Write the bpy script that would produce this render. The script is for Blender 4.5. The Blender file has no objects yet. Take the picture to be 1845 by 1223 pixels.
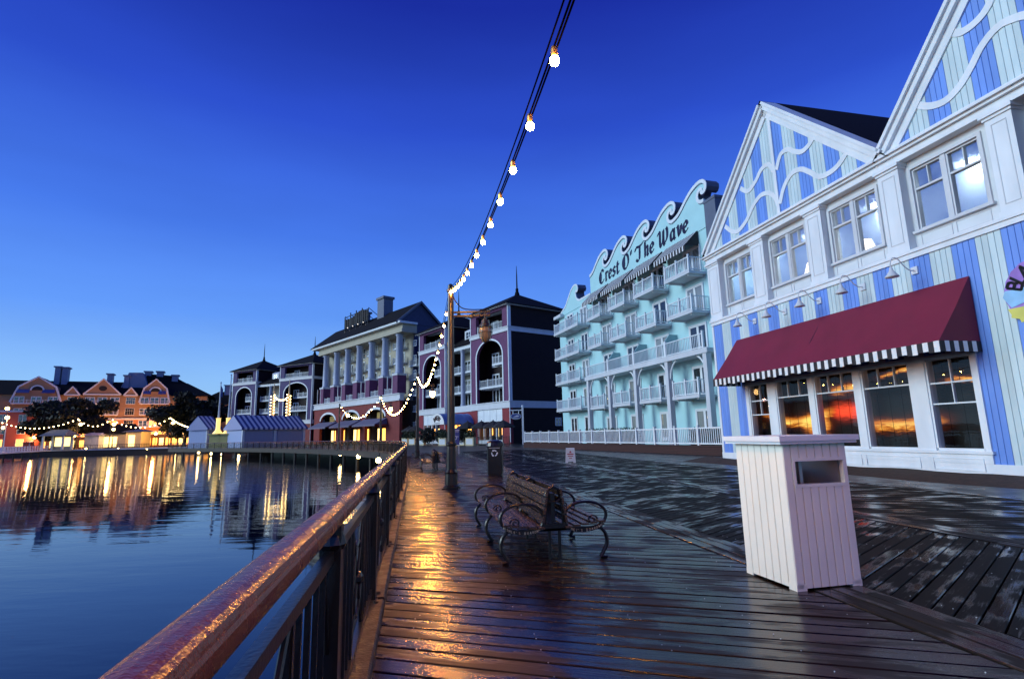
import bpy, bmesh, math, random
from mathutils import Vector, Matrix
random.seed(7)
R = math.radians
S = bpy.context.scene
COL = S.collection

# ------------------------------------------------------------------ camera
FPX, PITCH, ROLL, CH = 972.0, R(9.95), R(1.35), 1.25
cd = bpy.data.cameras.new('camera'); cam = bpy.data.objects.new('camera', cd); COL.objects.link(cam)
cd.sensor_width = 36.0; cd.lens = FPX / 1845 * 36.0
cd.clip_start = 0.05; cd.clip_end = 5000
cam.location = (0, 0, CH)
cam.matrix_world = Matrix.Translation((0, 0, CH)) @ Matrix.Rotation(R(90) + PITCH, 4, 'X') @ Matrix.Rotation(-ROLL, 4, 'Z')
S.camera = cam

# ------------------------------------------------------------------ sky, sun, exposure
SUN_AZ, SUN_EL = R(-100), R(20)          # azimuth from +Y, negative = left over the lagoon
w = bpy.data.worlds.new('World'); S.world = w; w.use_nodes = True
nt = w.node_tree; N = nt.nodes; L = nt.links
bg = N['Background']
sky = N.new('ShaderNodeTexSky'); sky.sky_type = 'NISHITA'; sky.sun_disc = False
sky.sun_elevation = R(3.0); sky.sun_rotation = SUN_AZ; sky.ozone_density = 6.0; sky.dust_density = 0.3
tc = N.new('ShaderNodeTexCoord'); sep = N.new('ShaderNodeSeparateXYZ'); L.new(tc.outputs['Generated'], sep.inputs[0])
asn = N.new('ShaderNodeMath'); asn.operation = 'ARCSINE'; L.new(sep.outputs['Z'], asn.inputs[0])
dv = N.new('ShaderNodeMath'); dv.operation = 'DIVIDE'; L.new(asn.outputs[0], dv.inputs[0]); dv.inputs[1].default_value = math.pi / 2
rmp = N.new('ShaderNodeValToRGB'); L.new(dv.outputs[0], rmp.inputs[0])
stops = [(0.0, (.42, .70, .97)), (.06, (.28, .55, .97)), (.13, (.13, .34, .96)), (.22, (.065, .20, .84)), (.34, (.026, .080, .60)), (.46, (.011, .028, .36)), (1.0, (.005, .010, .16))]
e = rmp.color_ramp.elements
while len(e) < len(stops): e.new(0.5)
for i, (p, c) in enumerate(stops): e[i].position = p; e[i].color = (*c, 1)
mx = N.new('ShaderNodeMix'); mx.data_type = 'RGBA'; mx.inputs[0].default_value = 0.97
sc_ = N.new('ShaderNodeMix'); sc_.data_type = 'RGBA'; sc_.blend_type = 'MULTIPLY'; sc_.inputs[0].default_value = 1; sc_.inputs[7].default_value = (.12, .2, .5, 1)
L.new(sky.outputs[0], sc_.inputs[6]); L.new(sc_.outputs[2], mx.inputs[6]); L.new(rmp.outputs[0], mx.inputs[7])
cn_ = N.new('ShaderNodeTexNoise'); cn_.inputs['Scale'].default_value = 2.2; cn_.inputs['Detail'].default_value = 5; mpp = N.new('ShaderNodeMapping'); mpp.inputs['Scale'].default_value = (1, 1, 4.5); L.new(tc.outputs['Generated'], mpp.inputs[0]); L.new(mpp.outputs[0], cn_.inputs['Vector'])
mr_ = N.new('ShaderNodeMapRange'); mr_.inputs[1].default_value = .3; mr_.inputs[2].default_value = .7; mr_.inputs[3].default_value = .94; mr_.inputs[4].default_value = 1.07; L.new(cn_.outputs[0], mr_.inputs[0])
vm = N.new('ShaderNodeVectorMath'); vm.operation = 'SCALE'; L.new(mx.outputs[2], vm.inputs[0]); L.new(mr_.outputs[0], vm.inputs['Scale'])
L.new(vm.outputs[0], bg.inputs[0]); bg.inputs[1].default_value = 1.0
sl = bpy.data.lights.new('sun', 'SUN'); so = bpy.data.objects.new('sun', sl); COL.objects.link(so)
sl.energy = 2.65; sl.angle = R(30); sl.color = (.78, .96, 1.0)
dirv = Vector((math.sin(SUN_AZ) * math.cos(SUN_EL), math.cos(SUN_AZ) * math.cos(SUN_EL), math.sin(SUN_EL)))
so.rotation_euler = dirv.to_track_quat('Z', 'Y').to_euler(); so.location = (-60, 10, 40)
vs = S.view_settings; vs.view_transform = 'Standard'; vs.look = 'None'; vs.gamma = 1; vs.exposure = 0; vs.use_curve_mapping = False
S.cycles.use_denoising = True
try: S.cycles.denoiser = 'OPENIMAGEDENOISE'
except Exception: pass
S.cycles.sample_clamp_indirect = 6; S.cycles.max_bounces = 6; S.cycles.transparent_max_bounces = 10
S.cycles.caustics_reflective = False; S.cycles.caustics_refractive = False

# ------------------------------------------------------------------ pixel helpers (directions only)
def ray(x, y):
    dx, dy = x - 922.5, 611.5 - y
    c, s = math.cos(ROLL), math.sin(ROLL)
    rx, ry = dx * c + dy * s, -dx * s + dy * c
    cp, sp = math.cos(PITCH), math.sin(PITCH)
    return Vector((rx, FPX * cp - ry * sp, FPX * sp + ry * cp))
def atD(x, y, D):
    r = ray(x, y); return Vector((0, 0, CH)) + r * (D / r.y)
def gnd(x, y, z=0.0):
    r = ray(x, y); return Vector((0, 0, CH)) + r * ((z - CH) / r.z)

# ------------------------------------------------------------------ materials
MATS = {}
def mat(name, col, rough=.5, metal=0.0, var=.12, vscale=3.0, bump=0.0, bscale=40.0, stretch=(1, 1, 1), coat=0.0, spec=.5, rvar=0.0, world=False, rnd=0.0):
    if name in MATS: return MATS[name]
    m = bpy.data.materials.new(name); m.use_nodes = True; MATS[name] = m
    t = m.node_tree; n = t.nodes; l = t.links; b = n['Principled BSDF']
    b.inputs['Base Color'].default_value = (*col, 1); b.inputs['Roughness'].default_value = rough
    b.inputs['Metallic'].default_value = metal; b.inputs['Coat Weight'].default_value = coat; b.inputs['Specular IOR Level'].default_value = spec
    tc = n.new('ShaderNodeTexCoord'); mp = n.new('ShaderNodeMapping'); mp.inputs['Scale'].default_value = stretch
    if world:
        g = n.new('ShaderNodeNewGeometry'); l.new(g.outputs['Position'], mp.inputs[0])
    else: l.new(tc.outputs['Object'], mp.inputs[0])
    if var > 0:
        nz = n.new('ShaderNodeTexNoise'); nz.inputs['Scale'].default_value = vscale; nz.inputs['Detail'].default_value = 6
        l.new(mp.outputs[0], nz.inputs['Vector'])
        hs = n.new('ShaderNodeHueSaturation'); hs.inputs['Color'].default_value = (*col, 1)
        mr = n.new('ShaderNodeMapRange'); mr.inputs[1].default_value = .25; mr.inputs[2].default_value = .75
        mr.inputs[3].default_value = 1 - var; mr.inputs[4].default_value = 1 + var
        l.new(nz.outputs[0], mr.inputs[0])
        if rnd > 0:
            oi = n.new('ShaderNodeObjectInfo'); m2 = n.new('ShaderNodeMapRange'); m2.inputs[3].default_value = 1 - rnd; m2.inputs[4].default_value = 1 + rnd
            l.new(oi.outputs['Random'], m2.inputs[0]); mu = n.new('ShaderNodeMath'); mu.operation = 'MULTIPLY'
            l.new(mr.outputs[0], mu.inputs[0]); l.new(m2.outputs[0], mu.inputs[1]); l.new(mu.outputs[0], hs.inputs['Value'])
        else: l.new(mr.outputs[0], hs.inputs['Value'])
        l.new(hs.outputs[0], b.inputs['Base Color'])
        if rvar > 0:
            m3 = n.new('ShaderNodeMapRange'); m3.inputs[1].default_value = .3; m3.inputs[2].default_value = .7
            m3.inputs[3].default_value = max(.02, rough - rvar); m3.inputs[4].default_value = min(1, rough + rvar)
            l.new(nz.outputs[0], m3.inputs[0]); l.new(m3.outputs[0], b.inputs['Roughness'])
    if bump > 0:
        n2 = n.new('ShaderNodeTexNoise'); n2.inputs['Scale'].default_value = bscale; n2.inputs['Detail'].default_value = 4
        l.new(mp.outputs[0], n2.inputs['Vector'])
        bp = n.new('ShaderNodeBump'); bp.inputs['Strength'].default_value = bump; bp.inputs['Distance'].default_value = .01
        l.new(n2.outputs[0], bp.inputs['Height']); l.new(bp.outputs[0], b.inputs['Normal'])
    return m
def emis(name, col, strength):
    if name in MATS: return MATS[name]
    m = bpy.data.materials.new(name); m.use_nodes = True; MATS[name] = m
    b = m.node_tree.nodes['Principled BSDF']; b.inputs['Base Color'].default_value = (*col, 1)
    b.inputs['Emission Color'].default_value = (*col, 1); b.inputs['Emission Strength'].default_value = strength
    return m
def glass(name, fac, tint=(1, 1, 1), rough=.02, wob=.0):
    if name in MATS: return MATS[name]
    m = bpy.data.materials.new(name); m.use_nodes = True; MATS[name] = m
    t = m.node_tree; n = t.nodes; l = t.links; n.remove(n['Principled BSDF'])
    tr = n.new('ShaderNodeBsdfTransparent'); tr.inputs[0].default_value = (.75, .78, .8, 1)
    gl = n.new('ShaderNodeBsdfGlossy'); gl.inputs['Roughness'].default_value = rough; gl.inputs[0].default_value = (*tint, 1)
    ms = n.new('ShaderNodeMixShader'); ms.inputs[0].default_value = fac
    l.new(tr.outputs[0], ms.inputs[1]); l.new(gl.outputs[0], ms.inputs[2]); l.new(ms.outputs[0], n['Material Output'].inputs[0])
    if wob:
        tcn = n.new('ShaderNodeTexCoord'); nz = n.new('ShaderNodeTexNoise'); nz.inputs['Scale'].default_value = 1.3
        bp = n.new('ShaderNodeBump'); bp.inputs['Strength'].default_value = wob; bp.inputs['Distance'].default_value = .05
        l.new(tcn.outputs['Object'], nz.inputs['Vector']); l.new(nz.outputs[0], bp.inputs['Height']); l.new(bp.outputs[0], gl.inputs['Normal'])
    return m
def siding(name, col, pitch=.2, rough=.65, depth=.02, vertical=False, var=.15, spec=.2):
    """horizontal clapboard too fine to pick apart at its distance"""
    if name in MATS: return MATS[name]
    m = mat(name, col, rough, var=var, vscale=1.2, spec=spec)
    t = m.node_tree; n = t.nodes; l = t.links; b = n['Principled BSDF']
    tc = n.new('ShaderNodeTexCoord'); sp = n.new('ShaderNodeSeparateXYZ'); l.new(tc.outputs['Object'], sp.inputs[0])
    d = n.new('ShaderNodeMath'); d.operation = 'DIVIDE'; d.inputs[1].default_value = pitch; l.new(sp.outputs['X' if vertical else 'Z'], d.inputs[0])
    f = n.new('ShaderNodeMath'); f.operation = 'FRACT'; l.new(d.outputs[0], f.inputs[0])
    bp = n.new('ShaderNodeBump'); bp.inputs['Strength'].default_value = 1; bp.inputs['Distance'].default_value = depth; bp.invert = True
    l.new(f.outputs[0], bp.inputs['Height']); l.new(bp.outputs[0], b.inputs['Normal'])
    return m

def wet_plank(name, col, rlo, rhi, wet=.68, sdry=.04, swet=.4):
    m = bpy.data.materials.new(name); m.use_nodes = True; MATS[name] = m
    t = m.node_tree; n = t.nodes; l = t.links; b = n['Principled BSDF']
    tc = n.new('ShaderNodeTexCoord'); oi = n.new('ShaderNodeObjectInfo'); geo = n.new('ShaderNodeNewGeometry')
    add = n.new('ShaderNodeVectorMath'); add.operation = 'ADD'
    mul = n.new('ShaderNodeMath'); mul.operation = 'MULTIPLY'; mul.inputs[1].default_value = 57.0; l.new(oi.outputs['Random'], mul.inputs[0])
    l.new(tc.outputs['Object'], add.inputs[0]); l.new(mul.outputs[0], add.inputs[1])
    mp = n.new('ShaderNodeMapping'); mp.inputs['Scale'].default_value = (1.2, 22, 22); l.new(add.outputs[0], mp.inputs[0])
    gr = n.new('ShaderNodeTexNoise'); gr.inputs['Scale'].default_value = 2.2; gr.inputs['Detail'].default_value = 8; gr.inputs['Distortion'].default_value = 1.2
    l.new(mp.outputs[0], gr.inputs['Vector'])
    pn = n.new('ShaderNodeTexNoise'); pn.inputs['Scale'].default_value = 1.7; pn.inputs['Detail'].default_value = 5; l.new(geo.outputs['Position'], pn.inputs['Vector'])
    fine = n.new('ShaderNodeTexNoise'); fine.inputs['Scale'].default_value = 260; fine.inputs['Detail'].default_value = 2; l.new(tc.outputs['Object'], fine.inputs['Vector'])
    cr = n.new('ShaderNodeValToRGB'); l.new(gr.outputs[0], cr.inputs[0])
    cr.color_ramp.elements[0].position = .32; cr.color_ramp.elements[0].color = (col[0] * .35, col[1] * .33, col[2] * .3, 1)
    cr.color_ramp.elements[1].position = .7; cr.color_ramp.elements[1].color = (col[0] * 1.35, col[1] * 1.3, col[2] * 1.25, 1)
    hs = n.new('ShaderNodeHueSaturation'); l.new(cr.outputs[0], hs.inputs['Color'])
    mv = n.new('ShaderNodeMapRange'); mv.inputs[3].default_value = .55; mv.inputs[4].default_value = 1.45; l.new(oi.outputs['Random'], mv.inputs[0]); l.new(mv.outputs[0], hs.inputs['Value'])
    l.new(hs.outputs[0], b.inputs['Base Color'])
    mp2 = n.new('ShaderNodeMapping'); mp2.inputs['Scale'].default_value = (1.0, 5.0, 5.0); l.new(add.outputs[0], mp2.inputs[0])
    pk_ = n.new('ShaderNodeTexNoise'); pk_.inputs['Scale'].default_value = 1.6; pk_.inputs['Detail'].default_value = 5; l.new(mp2.outputs[0], pk_.inputs['Vector'])
    def mth(op, a_, b_, c_=None):
        q = n.new('ShaderNodeMath'); q.operation = op
        for k, v_ in enumerate((a_, b_, c_)):
            if v_ is None: continue
            if isinstance(v_, (int, float)): q.inputs[k].default_value = v_
            else: l.new(v_, q.inputs[k])
        return q.outputs[0]
    wsum = mth('ADD', mth('MULTIPLY', pk_.outputs[0], .55), mth('MULTIPLY_ADD', pn.outputs[0], .6, mth('MULTIPLY', gr.outputs[0], .22)))
    wr = n.new('ShaderNodeMapRange'); wr.interpolation_type = 'SMOOTHSTEP'; wr.inputs[1].default_value = wet - .05; wr.inputs[2].default_value = wet + .07; l.new(wsum, wr.inputs[0])
    rr = n.new('ShaderNodeMapRange'); rr.inputs[3].default_value = rhi; rr.inputs[4].default_value = rlo; l.new(wr.outputs[0], rr.inputs[0]); l.new(rr.outputs[0], b.inputs['Roughness'])
    sr = n.new('ShaderNodeMapRange'); sr.inputs[3].default_value = sdry; sr.inputs[4].default_value = swet; l.new(wr.outputs[0], sr.inputs[0]); l.new(sr.outputs[0], b.inputs['Specular IOR Level'])
    b1 = n.new('ShaderNodeBump'); b1.inputs['Strength'].default_value = .22; b1.inputs['Distance'].default_value = .004; l.new(gr.outputs[0], b1.inputs['Height'])
    b2 = n.new('ShaderNodeBump'); b2.inputs['Strength'].default_value = .12; b2.inputs['Distance'].default_value = .0015; l.new(fine.outputs[0], b2.inputs['Height'])
    l.new(b1.outputs[0], b2.inputs['Normal']); l.new(b2.outputs[0], b.inputs['Normal'])
    return m

M_plank = wet_plank('wet_deck_board', (.0075, .0048, .0036), .07, .5, .735, .035, .42)
M_plankL = wet_plank('wet_rail_lane_board', (.009, .004, .002), .19, .46, .655, .24, .5)
M_plankB = wet_plank('wet_edging_board', (.022, .021, .02), .12, .5, .68, .05, .4)
M_rail = mat('varnished_handrail', (.085, .016, .004), .24, var=.4, vscale=7, bump=.25, bscale=60, coat=.0, rvar=.08)
def droplets(m, scale, strength):
    t = m.node_tree; n = t.nodes; l = t.links; b = n['Principled BSDF']
    tc = n.new('ShaderNodeTexCoord'); vo = n.new('ShaderNodeTexVoronoi'); vo.feature = 'SMOOTH_F1'; vo.inputs['Scale'].default_value = scale; l.new(tc.outputs['Object'], vo.inputs['Vector'])
    bp = n.new('ShaderNodeBump'); bp.invert = True; bp.inputs['Strength'].default_value = strength; bp.inputs['Distance'].default_value = .003; l.new(vo.outputs['Distance'], bp.inputs['Height'])
    if b.inputs['Normal'].links: l.new(b.inputs['Normal'].links[0].from_socket, bp.inputs['Normal'])
    l.new(bp.outputs[0], b.inputs['Normal'])
droplets(M_rail, 240, .22)
M_kerb = mat('kerb_timber', (.018, .010, .007), .45, var=.35, vscale=9, bump=.6, bscale=60, rvar=.15)
M_black = mat('black_iron', (.005, .005, .006), .28, var=.2, bump=.15, bscale=60)
M_bronze = mat('bronze_post', (.014, .010, .008), .3, metal=.2, var=.2)
M_white = mat('white_paint', (.68, .73, .77), .42, var=.10, vscale=2.2, stretch=(1, 1, .35), bump=.06, bscale=25)
M_offw = mat('off_white_paint', (.60, .65, .68), .45, var=.08, vscale=2)
M_greyw = mat('grey_white_paint', (.55, .58, .62), .5, var=.08, vscale=1)
M_blue = mat('blue_board', (.13, .27, .70), .45, var=.12, vscale=2.0, rnd=.10, stretch=(1, 1, .3), bump=.08, bscale=30)
M_pale = mat('pale_board', (.52, .65, .68), .45, var=.12, vscale=2.0, rnd=.09, stretch=(1, 1, .3), bump=.08, bscale=30)
M_groove = mat('groove_backing', (.10, .13, .2), .8, var=0)  # blue-grey sheathing seen between the siding boards
M_roof = mat('dark_shingle', (.010, .0095, .011), .85, spec=.12, var=.3, vscale=8, bump=.4, bscale=12)
M_awn = mat('maroon_canvas', (.17, .007, .03), .7, var=.12, vscale=1.0, bump=.1, bscale=60)
M_awndk = mat('black_canvas', (.012, .01, .014), .7, var=.1)
M_awnw = mat('white_canvas', (.72, .72, .72), .7, var=.06)
M_aqua = mat('aqua_stucco', (.38, .64, .68), .75, var=.06, vscale=.8, bump=.15, bscale=30)
M_aquad = mat('aqua_panel', (.26, .44, .48), .7, var=.06)
M_navy = mat('navy_lettering', (.015, .015, .07), .5, var=0)
M_slate = mat('slate_parapet', (.09, .11, .17), .6, var=.1)
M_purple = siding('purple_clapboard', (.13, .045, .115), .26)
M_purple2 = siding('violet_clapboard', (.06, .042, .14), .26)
M_plumshade = siding('shaded_plum_clapboard', (.012, .005, .007), .26)  # clapboard darkened: shade of side walls and loggias put into the colour
M_red = siding('red_clapboard', (.22, .03, .04), .24)
M_brickr = siding('brick_red_wall', (.2, .035, .035), .2)
M_cream = mat('cream_stucco', (.38, .35, .27), .75, var=.08, vscale=.6)
M_colblue = mat('blue_grey_column', (.34, .38, .5), .5, var=.06)
M_dkblue = mat('dark_blue_gable', (.03, .04, .10), .7, var=.15)
M_glass = glass('window_glass', .12, (.9, .95, 1))
M_glassR = glass('sky_mirror_glass', .42, (.95, .98, 1), wob=.02)
M_glassD = glass('dark_shop_glass', .035, (1, 1, 1), wob=.03)
M_dark = mat('dark_interior', (.012, .011, .012), .8, var=0)
M_curt = mat('pale_curtain', (.45, .44, .4), .8, var=.1)
M_lit = emis('lit_interior', (1.0, .40, .07), 3.8)
M_lity = emis('lit_interior_yellow', (1.0, .72, .25), 2.6)
M_bulb = emis('warm_bulb', (1.0, .38, .05), 780.0)
M_bulbfar = emis('warm_bulb_far', (1.0, .55, .18), 120.0)
M_lantern = emis('lantern_glow', (1.0, .58, .2), 30.0)
M_amber = mat('amber_lantern_glass', (.2, .16, .10), .25, var=.2)
M_brass = mat('brass_socket', (.5, .3, .08), .35, metal=.8, var=.1)
M_shade = emis('lamp_shade_glow', (1.0, .82, .55), 3.2)
M_brick = mat('planter_brick', (.05, .016, .014), .75, var=.4, vscale=14, bump=.5, bscale=30)
M_asph = mat('wet_asphalt', (.022, .024, .028), .32, var=.3, vscale=1.5, bump=.25, bscale=50, rvar=.12, world=True)
M_mulch = mat('mulch_bed', (.05, .024, .012), .85, var=.5, vscale=9, bump=1.0, bscale=25)
M_ground = mat('ground_soil', (.03, .035, .025), .9, var=.3, vscale=.2, world=True)
M_farwalk = siding('far_boardwalk', (.05, .04, .036), .18, .35, .006, vertical=False)
M_leaf = mat('dark_leaf', (.006, .010, .005), .7, var=.4, vscale=4)
M_hedge = mat('hedge_leaf', (.025, .045, .018), .6, var=.4, vscale=4)
M_bark = mat('bark', (.03, .022, .016), .85, var=.3)
M_binw = mat('cream_bin_paint', (.80, .79, .70), .4, var=.06, vscale=2, bump=.08, bscale=30)
M_steel = mat('galvanised_liner', (.45, .45, .45), .35, metal=.6, var=.25)
M_pile = mat('timber_pile', (.03, .025, .02), .7, var=.3)
M_stripeb = mat('striped_canvas_blue', (.06, .08, .24), .7, var=.08)
M_stripew = mat('striped_canvas_white', (.66, .68, .72), .7, var=.06)
M_panelb = mat('blue_shed_panel', (.30, .38, .62), .6, var=.06)
M_orangelit = mat('orange_lit_wall', (.46, .20, .09), .75, var=.08, vscale=.3)  # orange lamp light on the lower walls is put into this colour
M_peach = mat('peach_wall', (.32, .19, .10), .75, var=.08, vscale=.3)
M_slats = mat('bench_slat', (.045, .026, .014), .28, var=.4, vscale=8, stretch=(1, 8, 8), bump=.3, bscale=40, rvar=.12, rnd=.3)
M_screw = mat('galvanised_screw', (.5, .5, .55), .3, metal=.9, var=0)
M_signblue = mat('sign_blue', (.03, .06, .25), .5, var=.05)
M_signred = mat('sign_red', (.35, .03, .04), .5, var=0)

def water_material():
    m = bpy.data.materials.new('lagoon_water'); m.use_nodes = True
    t = m.node_tree; n = t.nodes; l = t.links; b = n['Principled BSDF']
    b.inputs['Base Color'].default_value = (.001, .0025, .014, 1); b.inputs['Roughness'].default_value = .035; b.inputs['IOR'].default_value = 1.36; b.inputs['Specular IOR Level'].default_value = .5
    g = n.new('ShaderNodeNewGeometry')
    mp = n.new('ShaderNodeMapping'); mp.inputs['Scale'].default_value = (.35, 1.1, 1); mp.inputs['Rotation'].default_value = (0, 0, R(12)); l.new(g.outputs['Position'], mp.inputs[0])
    n1 = n.new('ShaderNodeTexNoise'); n1.inputs['Scale'].default_value = 1.1; n1.inputs['Detail'].default_value = 4; l.new(mp.outputs[0], n1.inputs['Vector'])
    n2 = n.new('ShaderNodeTexNoise'); n2.inputs['Scale'].default_value = .06; n2.inputs['Detail'].default_value = 2; l.new(g.outputs['Position'], n2.inputs['Vector'])
    mr = n.new('ShaderNodeMapRange'); mr.inputs[1].default_value = .38; mr.inputs[2].default_value = .62; mr.inputs[3].default_value = .02; mr.inputs[4].default_value = .12; l.new(n2.outputs[0], mr.inputs[0])
    sp = n.new('ShaderNodeSeparateXYZ'); l.new(g.outputs['Position'], sp.inputs[0])
    n3 = n.new('ShaderNodeTexNoise'); n3.inputs['Scale'].default_value = .05; l.new(g.outputs['Position'], n3.inputs['Vector'])
    m5 = n.new('ShaderNodeMath'); m5.operation = 'MULTIPLY_ADD'; m5.inputs[1].default_value = 40; l.new(n3.outputs[0], m5.inputs[0]); l.new(sp.outputs['Y'], m5.inputs[2])
    m6 = n.new('ShaderNodeMapRange'); m6.inputs[1].default_value = 34; m6.inputs[2].default_value = 75; m6.inputs[3].default_value = 0; m6.inputs[4].default_value = .26; l.new(m5.outputs[0], m6.inputs[0])
    m7 = n.new('ShaderNodeMath'); m7.operation = 'ADD'; l.new(mr.outputs[0], m7.inputs[0]); l.new(m6.outputs[0], m7.inputs[1]); mr = m7
    bp = n.new('ShaderNodeBump'); bp.inputs['Distance'].default_value = .12; l.new(n1.outputs[0], bp.inputs['Height']); l.new(mr.outputs[0], bp.inputs['Strength'])
    l.new(bp.outputs[0], b.inputs['Normal'])
    return m
M_water = water_material()

# ------------------------------------------------------------------ mesh builder
class MB:
    def __init__(s): s.v = []; s.f = []
    def add(s, vs, fs):
        o = len(s.v); s.v += [tuple(p) for p in vs]; s.f += [tuple(i + o for i in q) for q in fs]; return s
    def box(s, x0, x1, y0, y1, z0, z1):
        if x0 > x1: x0, x1 = x1, x0
        if y0 > y1: y0, y1 = y1, y0
        if z0 > z1: z0, z1 = z1, z0
        v = [(x0, y0, z0), (x1, y0, z0), (x1, y1, z0), (x0, y1, z0), (x0, y0, z1), (x1, y0, z1), (x1, y1, z1), (x0, y1, z1)]
        return s.add(v, [(3, 2, 1, 0), (4, 5, 6, 7), (0, 1, 5, 4), (1, 2, 6, 5), (2, 3, 7, 6), (3, 0, 4, 7)])
    def cbox(s, x0, x1, y0, y1, z0, z1, c):
        """box with chamfered long top edges (along x)"""
        p = [(y0, z0), (y1, z0), (y1, z1 - c), (y1 - c, z1), (y0 + c, z1), (y0, z1 - c)]
        return s.prismx(p, x0, x1)
    def prismx(s, p, x0, x1):
        n = len(p); v = [(x0, a, b) for a, b in p] + [(x1, a, b) for a, b in p]
        f = [tuple(range(n))[::-1], tuple(range(n, 2 * n))] + [(i, (i + 1) % n, n + (i + 1) % n, n + i) for i in range(n)]
        return s.add(v, f)
    def prismy(s, p, y0, y1):
        """polygon (x,z) extruded along y"""
        n = len(p); v = [(a, y0, b) for a, b in p] + [(a, y1, b) for a, b in p]
        f = [tuple(range(n)), tuple(range(n, 2 * n))[::-1]] + [(n + i, n + (i + 1) % n, (i + 1) % n, i) for i in range(n)]
        return s.add(v, f)
    def prismz(s, p, z0, z1):
        n = len(p); v = [(a, b, z0) for a, b in p] + [(a, b, z1) for a, b in p]
        f = [tuple(range(n))[::-1], tuple(range(n, 2 * n))] + [(i, (i + 1) % n, n + (i + 1) % n, n + i) for i in range(n)]
        return s.add(v, f)
    def quad(s, a, b, c, d): return s.add([a, b, c, d], [(0, 1, 2, 3)])
    def poly(s, pts): return s.add(pts, [tuple(range(len(pts)))])
    def tube(s, path, r, n=8, cap=True, closed=False):
        path = [Vector(p) for p in path]; m = len(path); rr = r if isinstance(r, (list, tuple)) else [r] * m
        vs = []; up = None
        for i in range(m):
            if closed: tdir = (path[(i + 1) % m] - path[i - 1])
            else: tdir = (path[min(i + 1, m - 1)] - path[max(i - 1, 0)])
            tdir.normalize()
            if up is None:
                up = Vector((0, 0, 1)) if abs(tdir.z) < .9 else Vector((1, 0, 0))
            a = tdir.cross(up)
            if a.length < 1e-4: a = tdir.cross(Vector((1, .3, 0)))
            a.normalize(); b = a.cross(tdir).normalized(); up = b
            for k in range(n):
                t = 2 * math.pi * k / n
                vs.append(path[i] + a * (math.cos(t) * rr[i]) + b * (math.sin(t) * rr[i]))
        fs = []
        for i in range(m if closed else m - 1):
            j = (i + 1) % m
            for k in range(n): fs.append((i * n + k, i * n + (k + 1) % n, j * n + (k + 1) % n, j * n + k))
        if cap and not closed: fs += [tuple(range(n))[::-1], tuple((m - 1) * n + k for k in range(n))]
        return s.add(vs, fs)
    def lathe(s, prof, n=16, c=(0, 0, 0)):
        vs = []; m = len(prof)
        for r, z in prof:
            for k in range(n):
                t = 2 * math.pi * k / n; vs.append((c[0] + r * math.cos(t), c[1] + r * math.sin(t), c[2] + z))
        fs = [(i * n + k, i * n + (k + 1) % n, (i + 1) * n + (k + 1) % n, (i + 1) * n + k) for i in range(m - 1) for k in range(n)]
        fs += [tuple(range(n))[::-1], tuple((m - 1) * n + k for k in range(n))]
        return s.add(vs, fs)
    def ball(s, c, r, n=8, m=5, sz=1.0):
        prof = [(max(.001, r * math.sin(math.pi * i / m)), -r * sz * math.cos(math.pi * i / m)) for i in range(m + 1)]
        return s.lathe(prof, n, c)
    def xf(s, M):
        s.v = [tuple(M @ Vector(p)) for p in s.v]; return s
    def mesh(s, name, m, smooth=False):
        me = bpy.data.meshes.new(name); me.from_pydata(s.v, [], s.f); me.update()
        ms = m if isinstance(m, (list, tuple)) else [m]
        for q in ms: me.materials.append(q)
        if smooth:
            me.polygons.foreach_set('use_smooth', [True] * len(me.polygons))
        return me
    def build(s, name, m, parent=None, smooth=False, loc=None):
        return inst(s.mesh(name, m, smooth), name, parent, loc)

def inst(me, name, parent=None, loc=None, rz=None):
    o = bpy.data.objects.new(name, me); COL.objects.link(o)
    if parent is not None: o.parent = parent
    if loc is not None: o.location = loc
    if rz is not None: o.rotation_euler = (0, 0, rz)
    return o
def tag(o, label=None, cat=None, group=None, kind=None):
    if label: o['label'] = label
    if cat: o['category'] = cat
    if group: o['group'] = group
    if kind: o['kind'] = kind
    return o
def empty(name, loc=(0, 0, 0), rz=0.0, label=None, cat=None, group=None):
    o = bpy.data.objects.new(name, None); COL.objects.link(o); o.location = loc; o.rotation_euler = (0, 0, rz); o.empty_display_size = .2
    return tag(o, label, cat, group)
def copy_tree(o, loc=None, rz=None, label=None, parent=None, kids=None):
    if kids is None:
        kids = {}
        for q in bpy.data.objects:
            if q.parent: kids.setdefault(q.parent.name, []).append(q)
    c = o.copy(); COL.objects.link(c); c.parent = parent
    if loc is not None: c.location = loc
    if rz is not None: c.rotation_euler = (0, 0, rz)
    if label: c['label'] = label
    for k in kids.get(o.name, []): copy_tree(k, parent=c, kids=kids)
    return c
def hd2rz(h): return R(90 - h)          # local +x runs along heading h, local +y faces the water side
def smoothcurve(pts, k=6):
    """Catmull-Rom through pts (any dimension)"""
    out = []; n = len(pts)
    for i in range(n - 1):
        p0, p1, p2, p3 = pts[max(i - 1, 0)], pts[i], pts[i + 1], pts[min(i + 2, n - 1)]
        for j in range(k):
            t = j / k
            out.append(tuple(.5 * (2 * b + (c - a) * t + (2 * a - 5 * b + 4 * c - d) * t * t + (3 * b - a - 3 * c + d) * t ** 3) for a, b, c, d in zip(p0, p1, p2, p3)))
    out.append(tuple(pts[-1])); return out
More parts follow.
